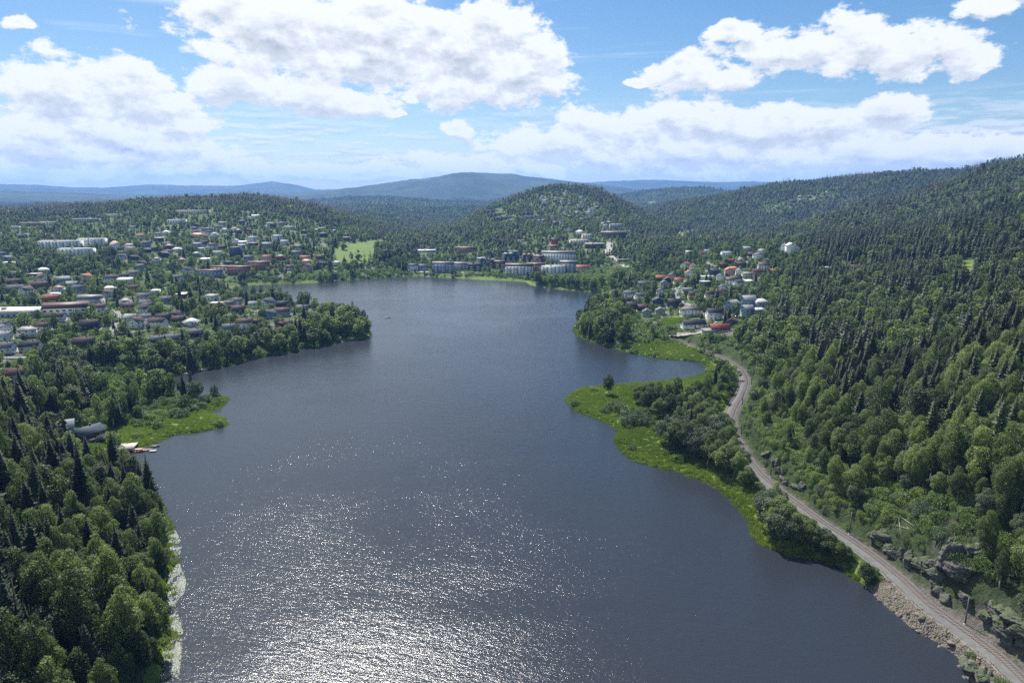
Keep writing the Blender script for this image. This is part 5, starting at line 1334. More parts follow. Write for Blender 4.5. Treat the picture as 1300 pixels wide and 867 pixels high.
# ------------------------------------------------------------------ railway
def ribbon_profile(path, prof, closed=False):
    """sweep a cross profile (offset, z) along an xy path"""
    P = np.asarray(path); d = np.gradient(P[:, :2], axis=0); d /= np.linalg.norm(d, axis=1, keepdims=True)
    nrm = np.stack([d[:, 1], -d[:, 0]], 1)
    V = []
    for off, z in prof: V.append(np.concatenate([P[:, :2] + nrm * off, np.full((len(P), 1), z)], 1))
    V = np.stack(V, 1); n, k_ = V.shape[:2]
    I = np.arange(n * k_).reshape(n, k_)
    Fq = np.stack([I[:-1, :-1], I[1:, :-1], I[1:, 1:], I[:-1, 1:]], -1).reshape(-1, 4)
    if closed:
        Fq = np.vstack([Fq, np.stack([I[:-1, -1], I[1:, -1], I[1:, 0], I[:-1, 0]], -1)])
    return V.reshape(-1, 3), Fq[:, ::-1]
def ballast_mat():
    m, nt = newmat('ballast')
    geo = nt.new('ShaderNodeNewGeometry'); P = geo.outputs['Position']
    v = nt.new('ShaderNodeTexVoronoi'); nt.put(v.inputs['Vector'], P); v.inputs['Scale'].default_value = 8
    c = nt.mix(v.outputs['Distance'], (0.075, 0.076, 0.075), (0.180, 0.181, 0.178))
    c = nt.mix(nt.range(nt.noise(P, 0.5, 5, 0.7), 0.4, 0.65, 0, 0.6), c, (0.085, 0.078, 0.070))
    b = nt.new('ShaderNodeBump'); b.inputs['Distance'].default_value = 0.05; nt.l.new(v.outputs['Distance'], b.inputs['Height'])
    out(nt, principled(nt, c, 0.95, 0.1, b.outputs[0]).outputs[0]); return m
trk = empty('railway_track', (rail[0][0], rail[0][1], RAIL_Z))
tag(trk, 'single railway track on pale ballast curving along the right shore', 'railway track')
ofs = Vector((-rail[0][0], -rail[0][1], -RAIL_Z))
def child_np(name, V, Fq, mat, smooth=False):
    V = np.asarray(V) + np.array(ofs)
    return obj(name, mesh_np(name, V, Fq, mat, smooth), trk)
zb_ = RAIL_Z
# ballast shoulder wider on the lake side (left of travel = lake)
V, Fq = ribbon_profile(rail, [(-3.4, zb_ - 0.95), (-2.5, zb_ - 0.32), (-1.5, zb_ - 0.20), (1.5, zb_ - 0.20), (2.0, zb_ - 0.30), (2.8, zb_ - 0.95)])
child_np('ballast', V, Fq, ballast_mat())
RUST = paint((0.11, 0.055, 0.038), 0.6, 0.2, 2.0, 0.4, name='rusty_rail')
STEEL = paint((0.30, 0.27, 0.25), 0.4, 0.15, 2.0, 0.5, 0.6, name='rail_steel')
for s_ in (-1, 1):
    c_ = s_ * 0.75
    V, Fq = ribbon_profile(rail, [(c_ - 0.09, zb_ - 0.13), (c_ - 0.05, zb_ + 0.03), (c_ + 0.05, zb_ + 0.03), (c_ + 0.09, zb_ - 0.13)], True)
    ro_ = child_np('rail', V, Fq, RUST)
    V, Fq = ribbon_profile(rail, [(c_ - 0.045, zb_ + 0.034), (c_ + 0.045, zb_ + 0.034)])
    q = obj('rail_head', mesh_np('rail_head', V + np.array(ofs), Fq, STEEL), ro_)
SLP = paint((0.16, 0.14, 0.125), 0.9, 0.25, 1.5, 0.1, name='sleeper')
slm = MB().box(-0.13, 0.13, -1.28, 1.28, -0.1, 0.07).mesh('sleeper', SLP)
pr_ = catmull(rail[::4], 0.62)
dr = np.gradient(pr_, axis=0); ang = np.arctan2(dr[:, 1], dr[:, 0])
inframe = proj(pr_[:, 0], pr_[:, 1], np.full(len(pr_), RAIL_Z))
first = [i for i in range(len(pr_)) if inframe[1][i] < 880 and inframe[0][i] < 1305][:100]
rest = MB()
for i in range(len(pr_)):
    if i in first:
        o = obj('sleeper', slm, trk, (pr_[i][0] + ofs.x, pr_[i][1] + ofs.y, zb_ - 0.21 + ofs.z)); o.rotation_euler = (0, 0, ang[i])
    else:
        c_, s_ = math.cos(ang[i]), math.sin(ang[i])
        b = []
        for (x, y, z) in [(-.13, -1.28, -.1), (.13, -1.28, -.1), (.13, 1.28, -.1), (-.13, 1.28, -.1), (-.13, -1.28, .07), (.13, -1.28, .07), (.13, 1.28, .07), (-.13, 1.28, .07)]:
            b.append((pr_[i][0] + x * c_ - y * s_ + ofs.x, pr_[i][1] + x * s_ + y * c_ + ofs.y, zb_ - 0.21 + z + ofs.z))
        rest.poly(b, [[4, 5, 6, 7], [0, 1, 5, 4], [1, 2, 6, 5], [2, 3, 7, 6], [3, 0, 4, 7]])
o = obj('sleeper_row', rest.mesh('sleeper_row', SLP), trk); tag(o, kind='stuff')
# cable trough beside the track
V, Fq = ribbon_profile(rail, [(-4.05, zb_ - 0.93), (-4.05, zb_ - 0.55), (-3.68, zb_ - 0.55), (-3.68, zb_ - 0.75)])
co = obj('cable_trough', mesh_np('cable_trough', V, Fq, paint((0.17, 0.165, 0.155), 0.9, 0.25, 0.6, 0.1, name='concrete')))
tag(co, 'narrow grey concrete cable trough along the lake side of the track', 'cable trough')
# masts with brackets
GALV = paint((0.13, 0.14, 0.14), 0.6, 0.15, 1.0, 0.4, 0.3, name='galvanised_steel')
cable_pts = []
mast_s = []
s_ = 34
while s_ < len(rail) - 20:
    mast_s.append(s_); s_ += 47 if s_ > 200 else 52
for k_, i in enumerate(mast_s):
    p = rail[i]; d = rail[i + 1] - rail[i - 1]; d /= np.linalg.norm(d); n = np.array([d[1], -d[0]])
    q = p + n * 3.3
    ro_ = empty('catenary_mast', (q[0], q[1], RAIL_Z - 1.0), math.atan2(d[1], d[0]))
    mb = MB()
    mb.tube([(0, 0, -0.6), (0, 0, 8.6)], [0.22, 0.15], 8)
    obj('pole', mb.mesh('pole', GALV), ro_)
    mb = MB().box(-0.35, 0.35, -0.35, 0.35, -0.5, 0.35)
    obj('footing', mb.mesh('footing', paint((0.33, 0.32, 0.3), 0.9, 0.15, 1, 0.1, name='concrete')), ro_)
    mb = MB(); mb.tube([(0, 0, 7.7), (0, 3.3, 7.3)], 0.04, 5); mb.tube([(0, 0, 6.4), (0, 3.2, 7.3)], 0.04, 5); mb.tube([(0, 0.6, 6.5), (0, 3.5, 6.25)], 0.03, 5)
    obj('bracket', mb.mesh('bracket', GALV), ro_)
    mb = MB(); mb.tube([(0, 0.25, 6.45), (0, 0.55, 6.55)], 0.08, 6); mb.tube([(0, 0.25, 7.67), (0, 0.55, 7.64)], 0.08, 6)
    obj('insulator', mb.mesh('insulator', paint((0.12, 0.05, 0.035), 0.3, 0.1, 1, 0.5, name='porcelain')), ro_)
    ppx = proj(q[0], q[1], 6)[0]
    tag(ro_, cat='mast', group='railway masts along the track')
    W2 = ['in front of the near crag', 'at the near end of the stone bank', 'above the pink boulders', 'past the round shore bush', 'by the mossy cutting', 'beside the shore alders', 'above the tall willow clump', 'where the dense clump meets the track', 'at the inside of the bend', 'midway round the bend', 'at the top of the bend', 'past the bend by the meadow', 'nearest the village', 'behind the shore shrubs', 'last before the houses']
    ro_['label'] = 'slim grey railway mast ' + W2[k_ % len(W2)]
    cable_pts.append(p)
wire = MB()
for a, b in zip(cable_pts[:-1], cable_pts[1:]):
    L = []; M2 = []
    for t in np.linspace(0, 1, 9):
        x, y = a * (1 - t) + b * t
        L.append((x, y, RAIL_Z - 1 + 6.25)); M2.append((x, y, RAIL_Z - 1 + 7.3 - 3.2 * t * (1 - t)))
    wire.tube(L, 0.012, 3); wire.tube(M2, 0.012, 3)
    for u_, v_ in zip(L[1:-1:2], M2[1:-1:2]): wire.tube([u_, v_], 0.006, 3)
o = obj('overhead_wire', wire.mesh('overhead_wire', GALV)); tag(o, 'thin overhead wire carried by the masts above the track', 'wire')

# ------------------------------------------------------------------ rocks
def rock_mat(name, a, b, moss=0.6):
    m, nt = newmat(name)
    t = nt.new('ShaderNodeTexCoord'); geo = nt.new('ShaderNodeNewGeometry')
    P = geo.outputs['Position']
    n = nt.noise(P, 0.9, 6, 0.7); n2 = nt.noise(P, 4.0, 4, 0.7)
    c = nt.mix(nt.range(n, 0.3, 0.7), a, b)
    c = nt.mix(nt.range(n2, 0.5, 0.7, 0, 0.7), c, tuple(x * 0.4 for x in a))
    s = nt.new('ShaderNodeSeparateXYZ'); nt.l.new(geo.outputs['Normal'], s.inputs[0])
    mo = nt.math('MULTIPLY', nt.range(s.outputs[2], 0.35, 0.75), nt.range(nt.noise(P, 0.7, 4, 0.7), 0.42, 0.54, 0, moss))
    c = nt.mix(mo, c, (0.055, 0.080, 0.025))
    bp = nt.new('ShaderNodeBump'); bp.inputs['Distance'].default_value = 0.25; bp.inputs['Strength'].default_value = 0.8
    nt.l.new(nt.math('ADD', n, nt.math('MULTIPLY', n2, 0.4)), bp.inputs['Height'])
    out(nt, principled(nt, c, 0.85, 0.25, bp.outputs[0]).outputs[0]); return m
ROCK = rock_mat('grey_rock', (0.050, 0.048, 0.047), (0.135, 0.128, 0.120), 1.0)
PINK = rock_mat('pink_stone', (0.105, 0.085, 0.078), (0.235, 0.19, 0.172), 0.5)
def rock_mesh(name, seed, sx, sy, sz, res, mat, cell=1.0):
    rg = np.random.default_rng(seed)
    u = np.linspace(0, PI, res); v = np.linspace(0, 2 * PI, res * 2, endpoint=False)
    U, Vv = np.meshgrid(u, v, indexing='ij')
    d = np.stack([np.sin(U) * np.cos(Vv), np.sin(U) * np.sin(Vv), np.cos(U)], -1)
    planes = rg.normal(size=(16, 3)); planes /= np.linalg.norm(planes, axis=1, keepdims=True); h = rg.uniform(0.62, 1.0, 16)
    dots = d @ planes.T
    rr = np.min(np.where(dots > 0.05, h / np.maximum(dots, 0.05), 9), -1); rr = np.minimum(rr, 1.25)
    rr = rr * (1 + 0.10 * fbm(U * 4 * cell, np.cos(Vv) * 3 * cell + 5, seed, 3) + 0.05 * fbm(U * 11 * cell, np.sin(Vv) * 9 * cell, seed + 4, 2))
    if res > 12:
        lay = 0.35 * sx / 5
        rr = rr * (1 + 0.22 * np.abs(fbm(d[..., 0] * 4 + 7, d[..., 1] * 4 + d[..., 2] * 3, seed + 9, 4, 0.65)) - 0.12 * (vnoise(d[..., 2] * 9 + d[..., 0] * 2, d[..., 1] * 2, seed + 2) > 0.5))
    Pn = d * rr[..., None] * np.array([sx, sy, sz])
    n, k_ = U.shape; I = np.arange(n * k_).reshape(n, k_)
    I2 = np.roll(I, -1, 1)
    Fq = np.stack([I[:-1], I[1:], I2[1:], I2[:-1]], -1).reshape(-1, 4)
    return mesh_np(name, Pn.reshape(-1, 3), Fq, mat, False)
BOUL = [rock_mesh('boulder', 100 + i, 1, 0.8, 0.6, 9, PINK) for i in range(5)]
rg = random.Random(3)
nb = 0; bouls = []
# stone bank between water and track
sarr = np.array(shore)
cand = [(x, y) for x, y in shore if x > 60 and 90 < y < 192]
for (x, y) in cand:
    for _ in range(8):
        xx = x + rg.uniform(-0.8, 8.5); yy = y + rg.uniform(-2.5, 2.5)
        g = float(Hg(np.array([xx]), np.array([yy]))[0]); rdv = float(Gs(GRD, np.array([xx]), np.array([yy]))[0]); sdv = float(Gs(GSD, np.array([xx]), np.array([yy]))[0])
        if rdv < 4.6 or g < -0.7 or rg.random() > (0.95 if sdv < 3.5 else 0.6): continue
        bouls.append((xx, yy, g))
rg.shuffle(bouls)
pd = []
for (x, y, g) in bouls:
    px_, py_, _ = proj(x, y, g)
    if not (1090 < px_ < 1300 and py_ < 880) : continue
    if len(pd) >= 280: break
    s = rg.choice([0.45, 0.55, 0.7, 0.95, 1.3])
    o = obj('boulder', rg.choice(BOUL), None, (x, y, g + s * 0.12)); o.scale = (s, s * rg.uniform(0.7, 1.1), s * rg.uniform(0.7, 1.2)); o.rotation_euler = (rg.uniform(-.4, .4), rg.uniform(-.4, .4), rg.uniform(0, 6))
    tag(o, cat='boulder', group='boulders of the railway stone bank')
    sw = 'small' if s < 0.6 else ('medium' if s < 0.8 else ('large' if s < 1.1 else 'very large'))
    zn = 'at the bush end' if px_ < 1125 else ('in the first third' if px_ < 1150 else ('in the middle' if px_ < 1175 else ('in the last third' if px_ < 1200 else 'beside the near crag')))
    row = 'at the waterline' if g < 0.6 else ('halfway up the stone bank' if g < 1.9 else 'near the track ballast')
    queue_label(o, f'{sw} pinkish boulder', f'{row} {zn}', float(px_))
    pd.append(o)
# rubble under them
Vs = []; Fs = []
for _ in range(9000):
    x, y = rg.choice(cand); xx = x + rg.uniform(-0.3, 9); yy = y + rg.uniform(-2.5, 2.5)
    rdv = float(Gs(GRD, np.array([xx]), np.array([yy]))[0])
    if rdv < 3.9: continue
    g = float(Hg(np.array([xx]), np.array([yy]))[0]); s = rg.uniform(0.12, 0.38); b = len(Vs)
    a = rg.uniform(0, 6.28)
    for q in range(4): Vs.append((xx + s * math.cos(a + q * 1.57) * rg.uniform(.7, 1.2), yy + s * math.sin(a + q * 1.57) * rg.uniform(.7, 1.2), g - 0.05))
    for q in range(4): Vs.append((xx + 0.6 * s * math.cos(a + q * 1.57), yy + 0.6 * s * math.sin(a + q * 1.57), g + s * rg.uniform(.5, .9)))
    Fs += [[b + 4, b + 5, b + 6, b + 7]] + [[b + q, b + (q + 1) % 4, b + 4 + (q + 1) % 4, b + 4 + q] for q in range(4)]
tag(obj('rubble', mesh_np('rubble', np.array(Vs), Fs, PINK)), 'small pinkish stones filling the bank beside the track', 'rubble', kind='stuff')
# crags and rock faces
CR = [(1203, 712, 7, 5, 7, 'big grey crag with a shaded face above the track'), (1222, 722, 6, 5, 6, 'grey crag beside the big one above the track'), (1190, 735, 4, 3, 3.4, 'low mossy crag at the foot of the cliff'), (1236, 700, 5, 4, 5, 'tall crag under the pines at the cliff top'), (1208, 690, 5, 4, 5, 'pale buttress at the top of the cliff'),
    (1262, 806, 5, 3, 3.6, 'dark crag of the cutting beside the near track'), (1278, 800, 5, 4, 3.6, 'dark crag behind the first of the cutting'), (1295, 822, 5, 3, 4, 'dark crag at the frame edge by the near track'), (1290, 785, 6, 4, 2.6, 'broad pale slab above the dark cutting'), (1272, 778, 5, 3, 2, 'pale sloping slab next to the yellow grass'), (1300, 800, 5, 4, 4, 'mossy crag above the near cutting'), (1250, 792, 4, 3, 2.6, 'small crag where the cutting begins'),
    (1236, 850, 4, 3, 2.4, 'layered rock outcrop at the water below the near track'), (1248, 858, 4, 3, 2.2, 'layered outcrop nearest the near track'), (1226, 846, 3, 2.4, 1.8, 'rock nose sticking into the lake'), (1258, 868, 4, 3, 2, 'rock outcrop at the bottom edge by the track'),
    (1110, 690, 3.4, 2.4, 3, 'small cliff beside the middle of the straight track'), (1125, 705, 3.4, 2.4, 3, 'rock face by the light green bush above the track'), (1145, 722, 4, 2.6, 3.4, 'rock face with saplings above the track'), (1165, 738, 4, 2.6, 3, 'rock face ending the upper cutting'), (985, 588, 4, 3, 3.4, 'dark rock wall beside the track before the clump'), (975, 578, 3.4, 3, 3, 'dark rock knob beside the curve'),
    (1285, 245, 22, 12, 14, 'pale bare rock face high on the right hill'), (1270, 252, 16, 10, 10, 'second bare rock face high on the right hill')]
for i, (px_, py_, sx, sy, sz, lab) in enumerate(CR):
    x, y, z = ground_at(px_, py_)
    rdv = float(Gs(GRD, np.array([x]), np.array([y]))[0])
    if y < 500 and rdv < sx + 2.2:   # keep off the track
        pr2 = rail[np.argmin(((rail - [x, y]) ** 2).sum(1))]
        dv = np.array([x, y]) - pr2; dv /= np.linalg.norm(dv) + 1e-6
        x, y = pr2 + dv * (sx * 0.75 + 3.9); z = float(Hg(np.array([x]), np.array([y]))[0])
    o = obj('rock_outcrop', rock_mesh('rock_outcrop', 300 + i, sx * 0.72, sy * 0.72, sz * 0.62, 44 if sx < 10 else 26, ROCK, 1.6), None, (x, y, z - sz * 0.02))
    o.rotation_euler = (0.1 * math.sin(i), 0.12 * math.cos(i * 2), 0.9 + i * 0.7)
    tag(o, lab, 'rock outcrop', 'crags beside the railway and on the hill')
rw = random.Random(17)
rp_px, rp_py, _d = proj(rail[:, 0], rail[:, 1], np.full(len(rail), RAIL_Z))
for (a0, a1, hh, nm_) in ((1085, 1195, 3.6, 'upper'), (1228, 1330, 4.4, 'near'), (962, 1000, 3.4, 'far')):
    idx = [i for i in range(0, len(rail) - 2, 3) if a0 < rp_px[i] < a1]
    for i in idx:
        d_ = rail[i + 1] - rail[i]; d_ /= np.linalg.norm(d_)
        nv = np.array([d_[1], -d_[0]])
        if nv[0] < 0: nv = -nv
        if rw.random() < 0.15: continue
        sx, sy, sz = rw.uniform(1.6, 3.0), rw.uniform(1.0, 1.8), hh * rw.uniform(0.4, 0.8)
        q = rail[i] + nv * (sy + rw.uniform(4.0, 6.0)) 
        z = float(Hg(np.array([q[0]]), np.array([q[1]]))[0])
        o = obj('rock_outcrop', rock_mesh('rock_outcrop', 500 + i, sx, sy, sz, 34, ROCK, 1.6), None, (q[0], q[1], z - sz * 0.15))
        o.rotation_euler = (rw.uniform(-.15, .15), rw.uniform(-.15, .15), math.atan2(d_[1], d_[0]) + rw.uniform(-.3, .3))
        tag(o, cat='rock outcrop', group='rock walls of the railway cuttings')
        queue_label(o, 'mossy dark crag' if sz > hh * 0.7 else 'low dark rock', f'in the {nm_} rock cutting by the track', float(rp_px[i]))
# felled trunks on the slope
for i, (px_, py_, a, L_) in enumerate([(1142, 668, 1.2, 8), (1148, 672, 1.9, 7), (1152, 664, 1.6, 8), (1138, 660, 0.9, 6), (1156, 676, 1.45, 6)]):
    x, y, z = ground_at(px_, py_)
    mb = MB(); c_, s_ = math.cos(a) * L_ / 2, math.sin(a) * L_ / 2
    zz = [float(Hg(np.array([x + t * c_]), np.array([y + t * s_]))[0]) + 0.5 for t in (-1, 0, 1)]
    mb.tube([(x - c_, y - s_, zz[0] - 0.2), (x, y, zz[1] - 0.05), (x + c_, y + s_, zz[2] - 0.1)], [0.14, 0.11, 0.05], 6)
    o = obj('fallen_trunk', mb.mesh('fallen_trunk', DEADW, True))
    queue_label(o, 'bare bleached fallen trunk', 'lying on the clearing above the track', px_); tag(o, cat='fallen trunk', group='fallen trunks on the clearing')

# ------------------------------------------------------------------ houses
WINF = paint((0.72, 0.72, 0.70), 0.5, 0.05, 1, 0.4, name='window_frame')
def win_meshes(w, h):
    k_ = ('win', round(w, 1), round(h, 1))
    if k_ not in MC:
        f = MB()
        f.box(-w / 2, w / 2, -0.06, 0.05, -h / 2, -h / 2 + 0.1); f.box(-w / 2, w / 2, -0.06, 0.05, h / 2 - 0.1, h / 2)
        f.box(-w / 2, -w / 2 + 0.1, -0.06, 0.05, -h / 2 + 0.1, h / 2 - 0.1); f.box(w / 2 - 0.1, w / 2, -0.06, 0.05, -h / 2 + 0.1, h / 2 - 0.1)
        f.box(-0.04, 0.04, -0.05, 0.05, -h / 2 + 0.1, h / 2 - 0.1)
        p = MB().box(-w / 2 + 0.1, w / 2 - 0.1, -0.025, 0.03, -h / 2 + 0.1, h / 2 - 0.1)
        MC[k_] = (f.mesh('window', WINF), p.mesh('pane', GLASS), MB().box(-w / 2, w / 2, -0.05, 0.05, -h / 2, h / 2).mesh('window', GLASS))
    return MC[k_]
def add_window(root, x, y, z, rz, w, h, detail):
    f, p, s = win_meshes(w, h)
    if detail >= 2:
        o = obj('window', f, root, (x, y, z)); o.rotation_euler = (0, 0, rz); obj('pane', p, o)
    else:
        o = obj('window', s, root, (x, y, z)); o.rotation_euler = (0, 0, rz)
DOORM = paint((0.10, 0.06, 0.045), 0.5, 0.1, 1, 0.3, name='door')
BRICKC = paint((0.24, 0.13, 0.10), 0.9, 0.2, 2, 0.1, name='chimney_brick')
FOUND = paint((0.33, 0.32, 0.31), 0.9, 0.12, 1, 0.1, name='foundation')
def house(x, y, z, L, D, H, wall, roof, form, yaw, detail):
    root = empty('house', (x, y, z), R(yaw))
    wm = boards(W_[wall]); rm = tiles(R_[roof])
    l, d = L / 2, D / 2
    rise = {'gable': D * 0.32, 'hip': D * 0.28, 'shed': D * 0.10, 'flat': 0}[form]
    base = 0.5
    fb = MB().box(-l + 0.02, l - 0.02, -d + 0.02, d - 0.02, -3.5, base)
    obj('foundation', fb.mesh('foundation', FOUND), root)
    mb = MB()
    if form == 'gable':
        v = [(-l, -d, base), (l, -d, base), (l, d, base), (-l, d, base), (-l, -d, H), (l, -d, H), (l, d, H), (-l, d, H), (-l, 0, H + rise), (l, 0, H + rise)]
        mb.poly(v, [[0, 1, 5, 4], [2, 3, 7, 6], [1, 2, 6, 9, 5], [3, 0, 4, 8, 7]])
    elif form == 'shed':
        v = [(-l, -d, base), (l, -d, base), (l, d, base), (-l, d, base), (-l, -d, H), (l, -d, H), (l, d, H + rise), (-l, d, H + rise)]
        mb.poly(v, [[0, 1, 5, 4], [2, 3, 7, 6], [1, 2, 6, 5], [3, 0, 4, 7]])
    else: mb.box(-l, l, -d, d, base, H)
    obj('wall', mb.mesh('wall', wm), root)
    mb = MB(); ov = 0.55; th = 0.22
    if form == 'gable':
        sl = rise / d; e = d + ov; ze = H - ov * sl
        for s in (-1, 1):
            a = [(-l - ov, 0, H + rise + 0.02), (l + ov, 0, H + rise + 0.02), (l + ov, s * e, ze + 0.02), (-l - ov, s * e, ze + 0.02)]
            b = [(p[0], p[1], p[2] + th) for p in a]
            mb.poly(a + b, [[4, 5, 6, 7], [0, 3, 2, 1], [2, 3, 7, 6], [0, 4, 7, 3], [1, 2, 6, 5]])
    elif form == 'hip':
        r = l - d * 0.8; e = ov
        v = [(-l - e, -d - e, H), (l + e, -d - e, H), (l + e, d + e, H), (-l - e, d + e, H), (-r, 0, H + rise + 0.3), (r, 0, H + rise + 0.3), (-l - e, -d - e, H - 0.2), (l + e, -d - e, H - 0.2), (l + e, d + e, H - 0.2), (-l - e, d + e, H - 0.2)]
        mb.poly(v, [[0, 1, 5, 4], [2, 3, 4, 5], [1, 2, 5], [3, 0, 4], [6, 7, 1, 0], [7, 8, 2, 1], [8, 9, 3, 2], [9, 6, 0, 3]])
    elif form == 'shed':
        sl = rise / D
        a = [(-l - ov, -d - ov, H - ov * sl + 0.02), (l + ov, -d - ov, H - ov * sl + 0.02), (l + ov, d + ov, H + rise + ov * sl + 0.02), (-l - ov, d + ov, H + rise + ov * sl + 0.02)]
        b = [(p[0], p[1], p[2] + th) for p in a]
        mb.poly(a + b, [[4, 5, 6, 7], [0, 3, 2, 1], [0, 1, 5, 4], [1, 2, 6, 5], [2, 3, 7, 6], [3, 0, 4, 7]])
    else: mb.box(-l - 0.3, l + 0.3, -d - 0.3, d + 0.3, H + 0.01, H + 0.35)
    ro = obj('roof', mb.mesh('roof', rm), root)
    if detail >= 1 and form in ('gable', 'hip'):
        obj('chimney', MB().box(-0.4, 0.4, -0.35, 0.35, -1.2, 1.1).mesh('chimney', BRICKC), ro, (l * 0.3, d * 0.12, H + rise))
    rows = 2 if H > 5.2 else 1
    nx = max(2, int(L / (3.2 if detail >= 1 else 5)))
    for rr in range(rows):
        zz = base + 1.35 + rr * 2.6 if rows == 2 else (base + H) / 2 + 0.2
        for i in range(nx):
            xx = -l + (i + 0.5) * L / nx
            if detail >= 1 and rr == 0 and i == nx // 2:
                dm = MB().box(-0.5, 0.5, -0.06, 0.05, 0, 2.1).mesh('door', DOORM)
                dd = obj('door', dm, root, (xx, -d - 0.05, base + 0.05))
                if detail >= 2: obj('handle', MB().box(0.32, 0.42, -0.12, -0.06, 0.95, 1.05).mesh('handle', GALV), dd)
                continue
            add_window(root, xx, -d - 0.05, zz, 0, 1.4, 1.15, detail)
        if detail >= 1:
            for s in (-1, 1):
                for yy in ((-d * 0.45, d * 0.45) if detail >= 2 else (0,)):
                    add_window(root, s * (l + 0.05), yy, zz, R(90), 1.2, 1.15, detail)
    if form == 'gable' and detail >= 1:
        for s in (-1, 1): add_window(root, s * (l + 0.05), 0, H + rise * 0.35, R(90), 0.9, 0.9, detail)
    if detail >= 2 and form != 'flat':
        mb = MB(); ff = MB()
        mb.box(l * 0.05, l * 0.9, -d - 2.2, -d - 0.12, base + 0.02, base + 0.2)
        dk = obj('deck', mb.mesh('deck', paint((0.30, 0.24, 0.18), 0.8, 0.2, 1, 0.1, name='deck_wood')), root)
        ff.box(l * 0.05, l * 0.9, -d - 2.2, -d - 2.12, base + 1.0, base + 1.08)
        for q in range(6): ff.box(l * 0.05 + q * (l * 0.85 - 0.08) / 5, l * 0.05 + q * (l * 0.85 - 0.08) / 5 + 0.08, -d - 2.2, -d - 2.12, base + 0.2, base + 1.0)
        obj('railing', ff.mesh('railing', WINF), dk)
    root['category'] = 'house'
    return root
def hzone(px, py):
    if px > 740 and py > 300:
        if py < 334: return 'atop the right village'
        if py < 352: return 'in the upper right village'
        if py < 372: return 'beside bending village road'
        if py < 392: return 'in mid right village'
        return 'in lower right village'
    if px > 940: return 'on the far right ridge'
    if px > 600: return 'on the central hill' if py < 290 else 'in the town across the lake'
    if py > 452: return 'beside the left bay'
    if px > 280 and py > 370: return 'on the left headland'
    if py > 405: return 'in front left town'
    if py > 378: return 'in second row left town'
    if py > 348: return 'in the left town centre'
    if py > 325: return 'on the lower left slope' if px < 250 else 'above the lakeside meadow'
    if py > 300: return 'on the middle left slope'
    return 'high on the left slope'
CW = dict(navy='dark blue', brick='brick', pink='pale pink', cream='cream', black='black timber', brown='brown timber')
RW = dict(pale='pale grey', slate='slate blue', maroon='reddish brown')
n_h = 0
for (a, (x, y, z)) in HOUSES + EXTRA:
    px_, py_, L, D, H, wall, roof, form, yaw = a
    ps = L * F / y
    det = 2 if ps > 17 else (1 if ps > 10 else 0)
    o = house(x, y, z, L, D, H, wall, roof, form, yaw, det)
    o['group'] = 'houses of the villages around the lake'
    kind = 'house' if H < 7.5 else 'tall house'
    if L < 8: kind = 'shed'
    if form == 'flat': kind = 'flat ' + kind
    queue_label(o, f'{CW.get(wall, wall)} {kind} with {RW.get(roof, roof)} roof', hzone(px_, py_), px_)
def block(x, y, z, L, D, st, wall, roof, yaw, balc, label, py_, px_):
    root = empty('apartment_block' if balc else 'large_building', (x, y, z), R(yaw))
    H = st * 2.9 + 0.4; l, d = L / 2, D / 2
    wm = paint(W_[wall], 0.7, 0.1, 0.3, name='render_wall')
    obj('wall', MB().box(-l, l, -d, d, -4, H).mesh('wall', wm), root)
    mb = MB()
    if roof in ('maroon', 'brown', 'slate', 'grey') and D < 17:
        rise = D * 0.28
        if roof == 'slate' or (roof == 'brown' and wall == 'black'):   # jagged row of small gables
            n = max(2, int(L / 8))
            for i in range(n):
                x0 = -l + i * L / n; x1 = x0 + L / n - 0.02; xm = (x0 + x1) / 2
                mb.poly([(x0, -d - 0.4, H), (x1, -d - 0.4, H), (xm, -d - 0.4, H + 4), (x0, d + 0.4, H), (x1, d + 0.4, H), (xm, d + 0.4, H + 4)], [[0, 1, 2], [4, 3, 5], [0, 2, 5, 3], [1, 4, 5, 2], [0, 3, 4, 1]])
        else:
            mb.poly([(-l - .5, -d - .5, H + .01), (l + .5, -d - .5, H + .01), (l + .5, d + .5, H + .01), (-l - .5, d + .5, H + .01), (-l - .5, 0, H + rise), (l + .5, 0, H + rise)], [[0, 1, 5, 4], [2, 3, 4, 5], [0, 4, 3], [1, 2, 5], [0, 3, 2, 1]])
    else:
        mb.box(-l - 0.25, l + 0.25, -d - 0.25, d + 0.25, H + 0.01, H + 0.5)
        mb.box(-l * 0.3, -l * 0.3 + 3, -1.5, 1.5, H + 0.52, H + 2.2)
    obj('roof', mb.mesh('roof', tiles(R_[roof])), root)
    nx = max(2, int(L / (5.0 if balc else 4.4)))
    ww = 2.2 if st > 1.5 else 1.6
    for r_ in range(int(st)):
        for i in range(nx):
            xx = -l + (i + 0.5) * L / nx
            add_window(root, xx, -d - 0.06, 1.6 + r_ * 2.9, 0, ww, 1.5, 1)
        for yy in (-d * 0.4, d * 0.4):
            add_window(root, l + 0.06, yy, 1.6 + r_ * 2.9, R(90), 1.4, 1.4, 1)
    if balc:
        nbk = max(2, int(L / 10))
        BW = paint((0.66, 0.67, 0.68), 0.6, 0.1, 0.8, name='balcony_panel')
        for r_ in range(int(st)):
            for i in range(nbk):
                xx = -l + (i + 0.5) * L / nbk
                bm_ = MB().box(xx - 2.4, xx + 2.4, -d - 1.7, -d - 0.14, r_ * 2.9 + 0.35, r_ * 2.9 + 0.55)
                bm_.box(xx - 2.4, xx + 2.4, -d - 1.7, -d - 1.6, r_ * 2.9 + 0.55, r_ * 2.9 + 1.4)
                obj('balcony', bm_.mesh('balcony', BW), root)
    tag(root, label, 'apartment block' if balc else 'large building', 'large buildings around the lake')
for (a, (x, y, z)) in BLOCKS:
    block(x, y, z, a[2], a[3], a[4], a[5], a[6], a[7], a[8], a[9], a[1], a[0])
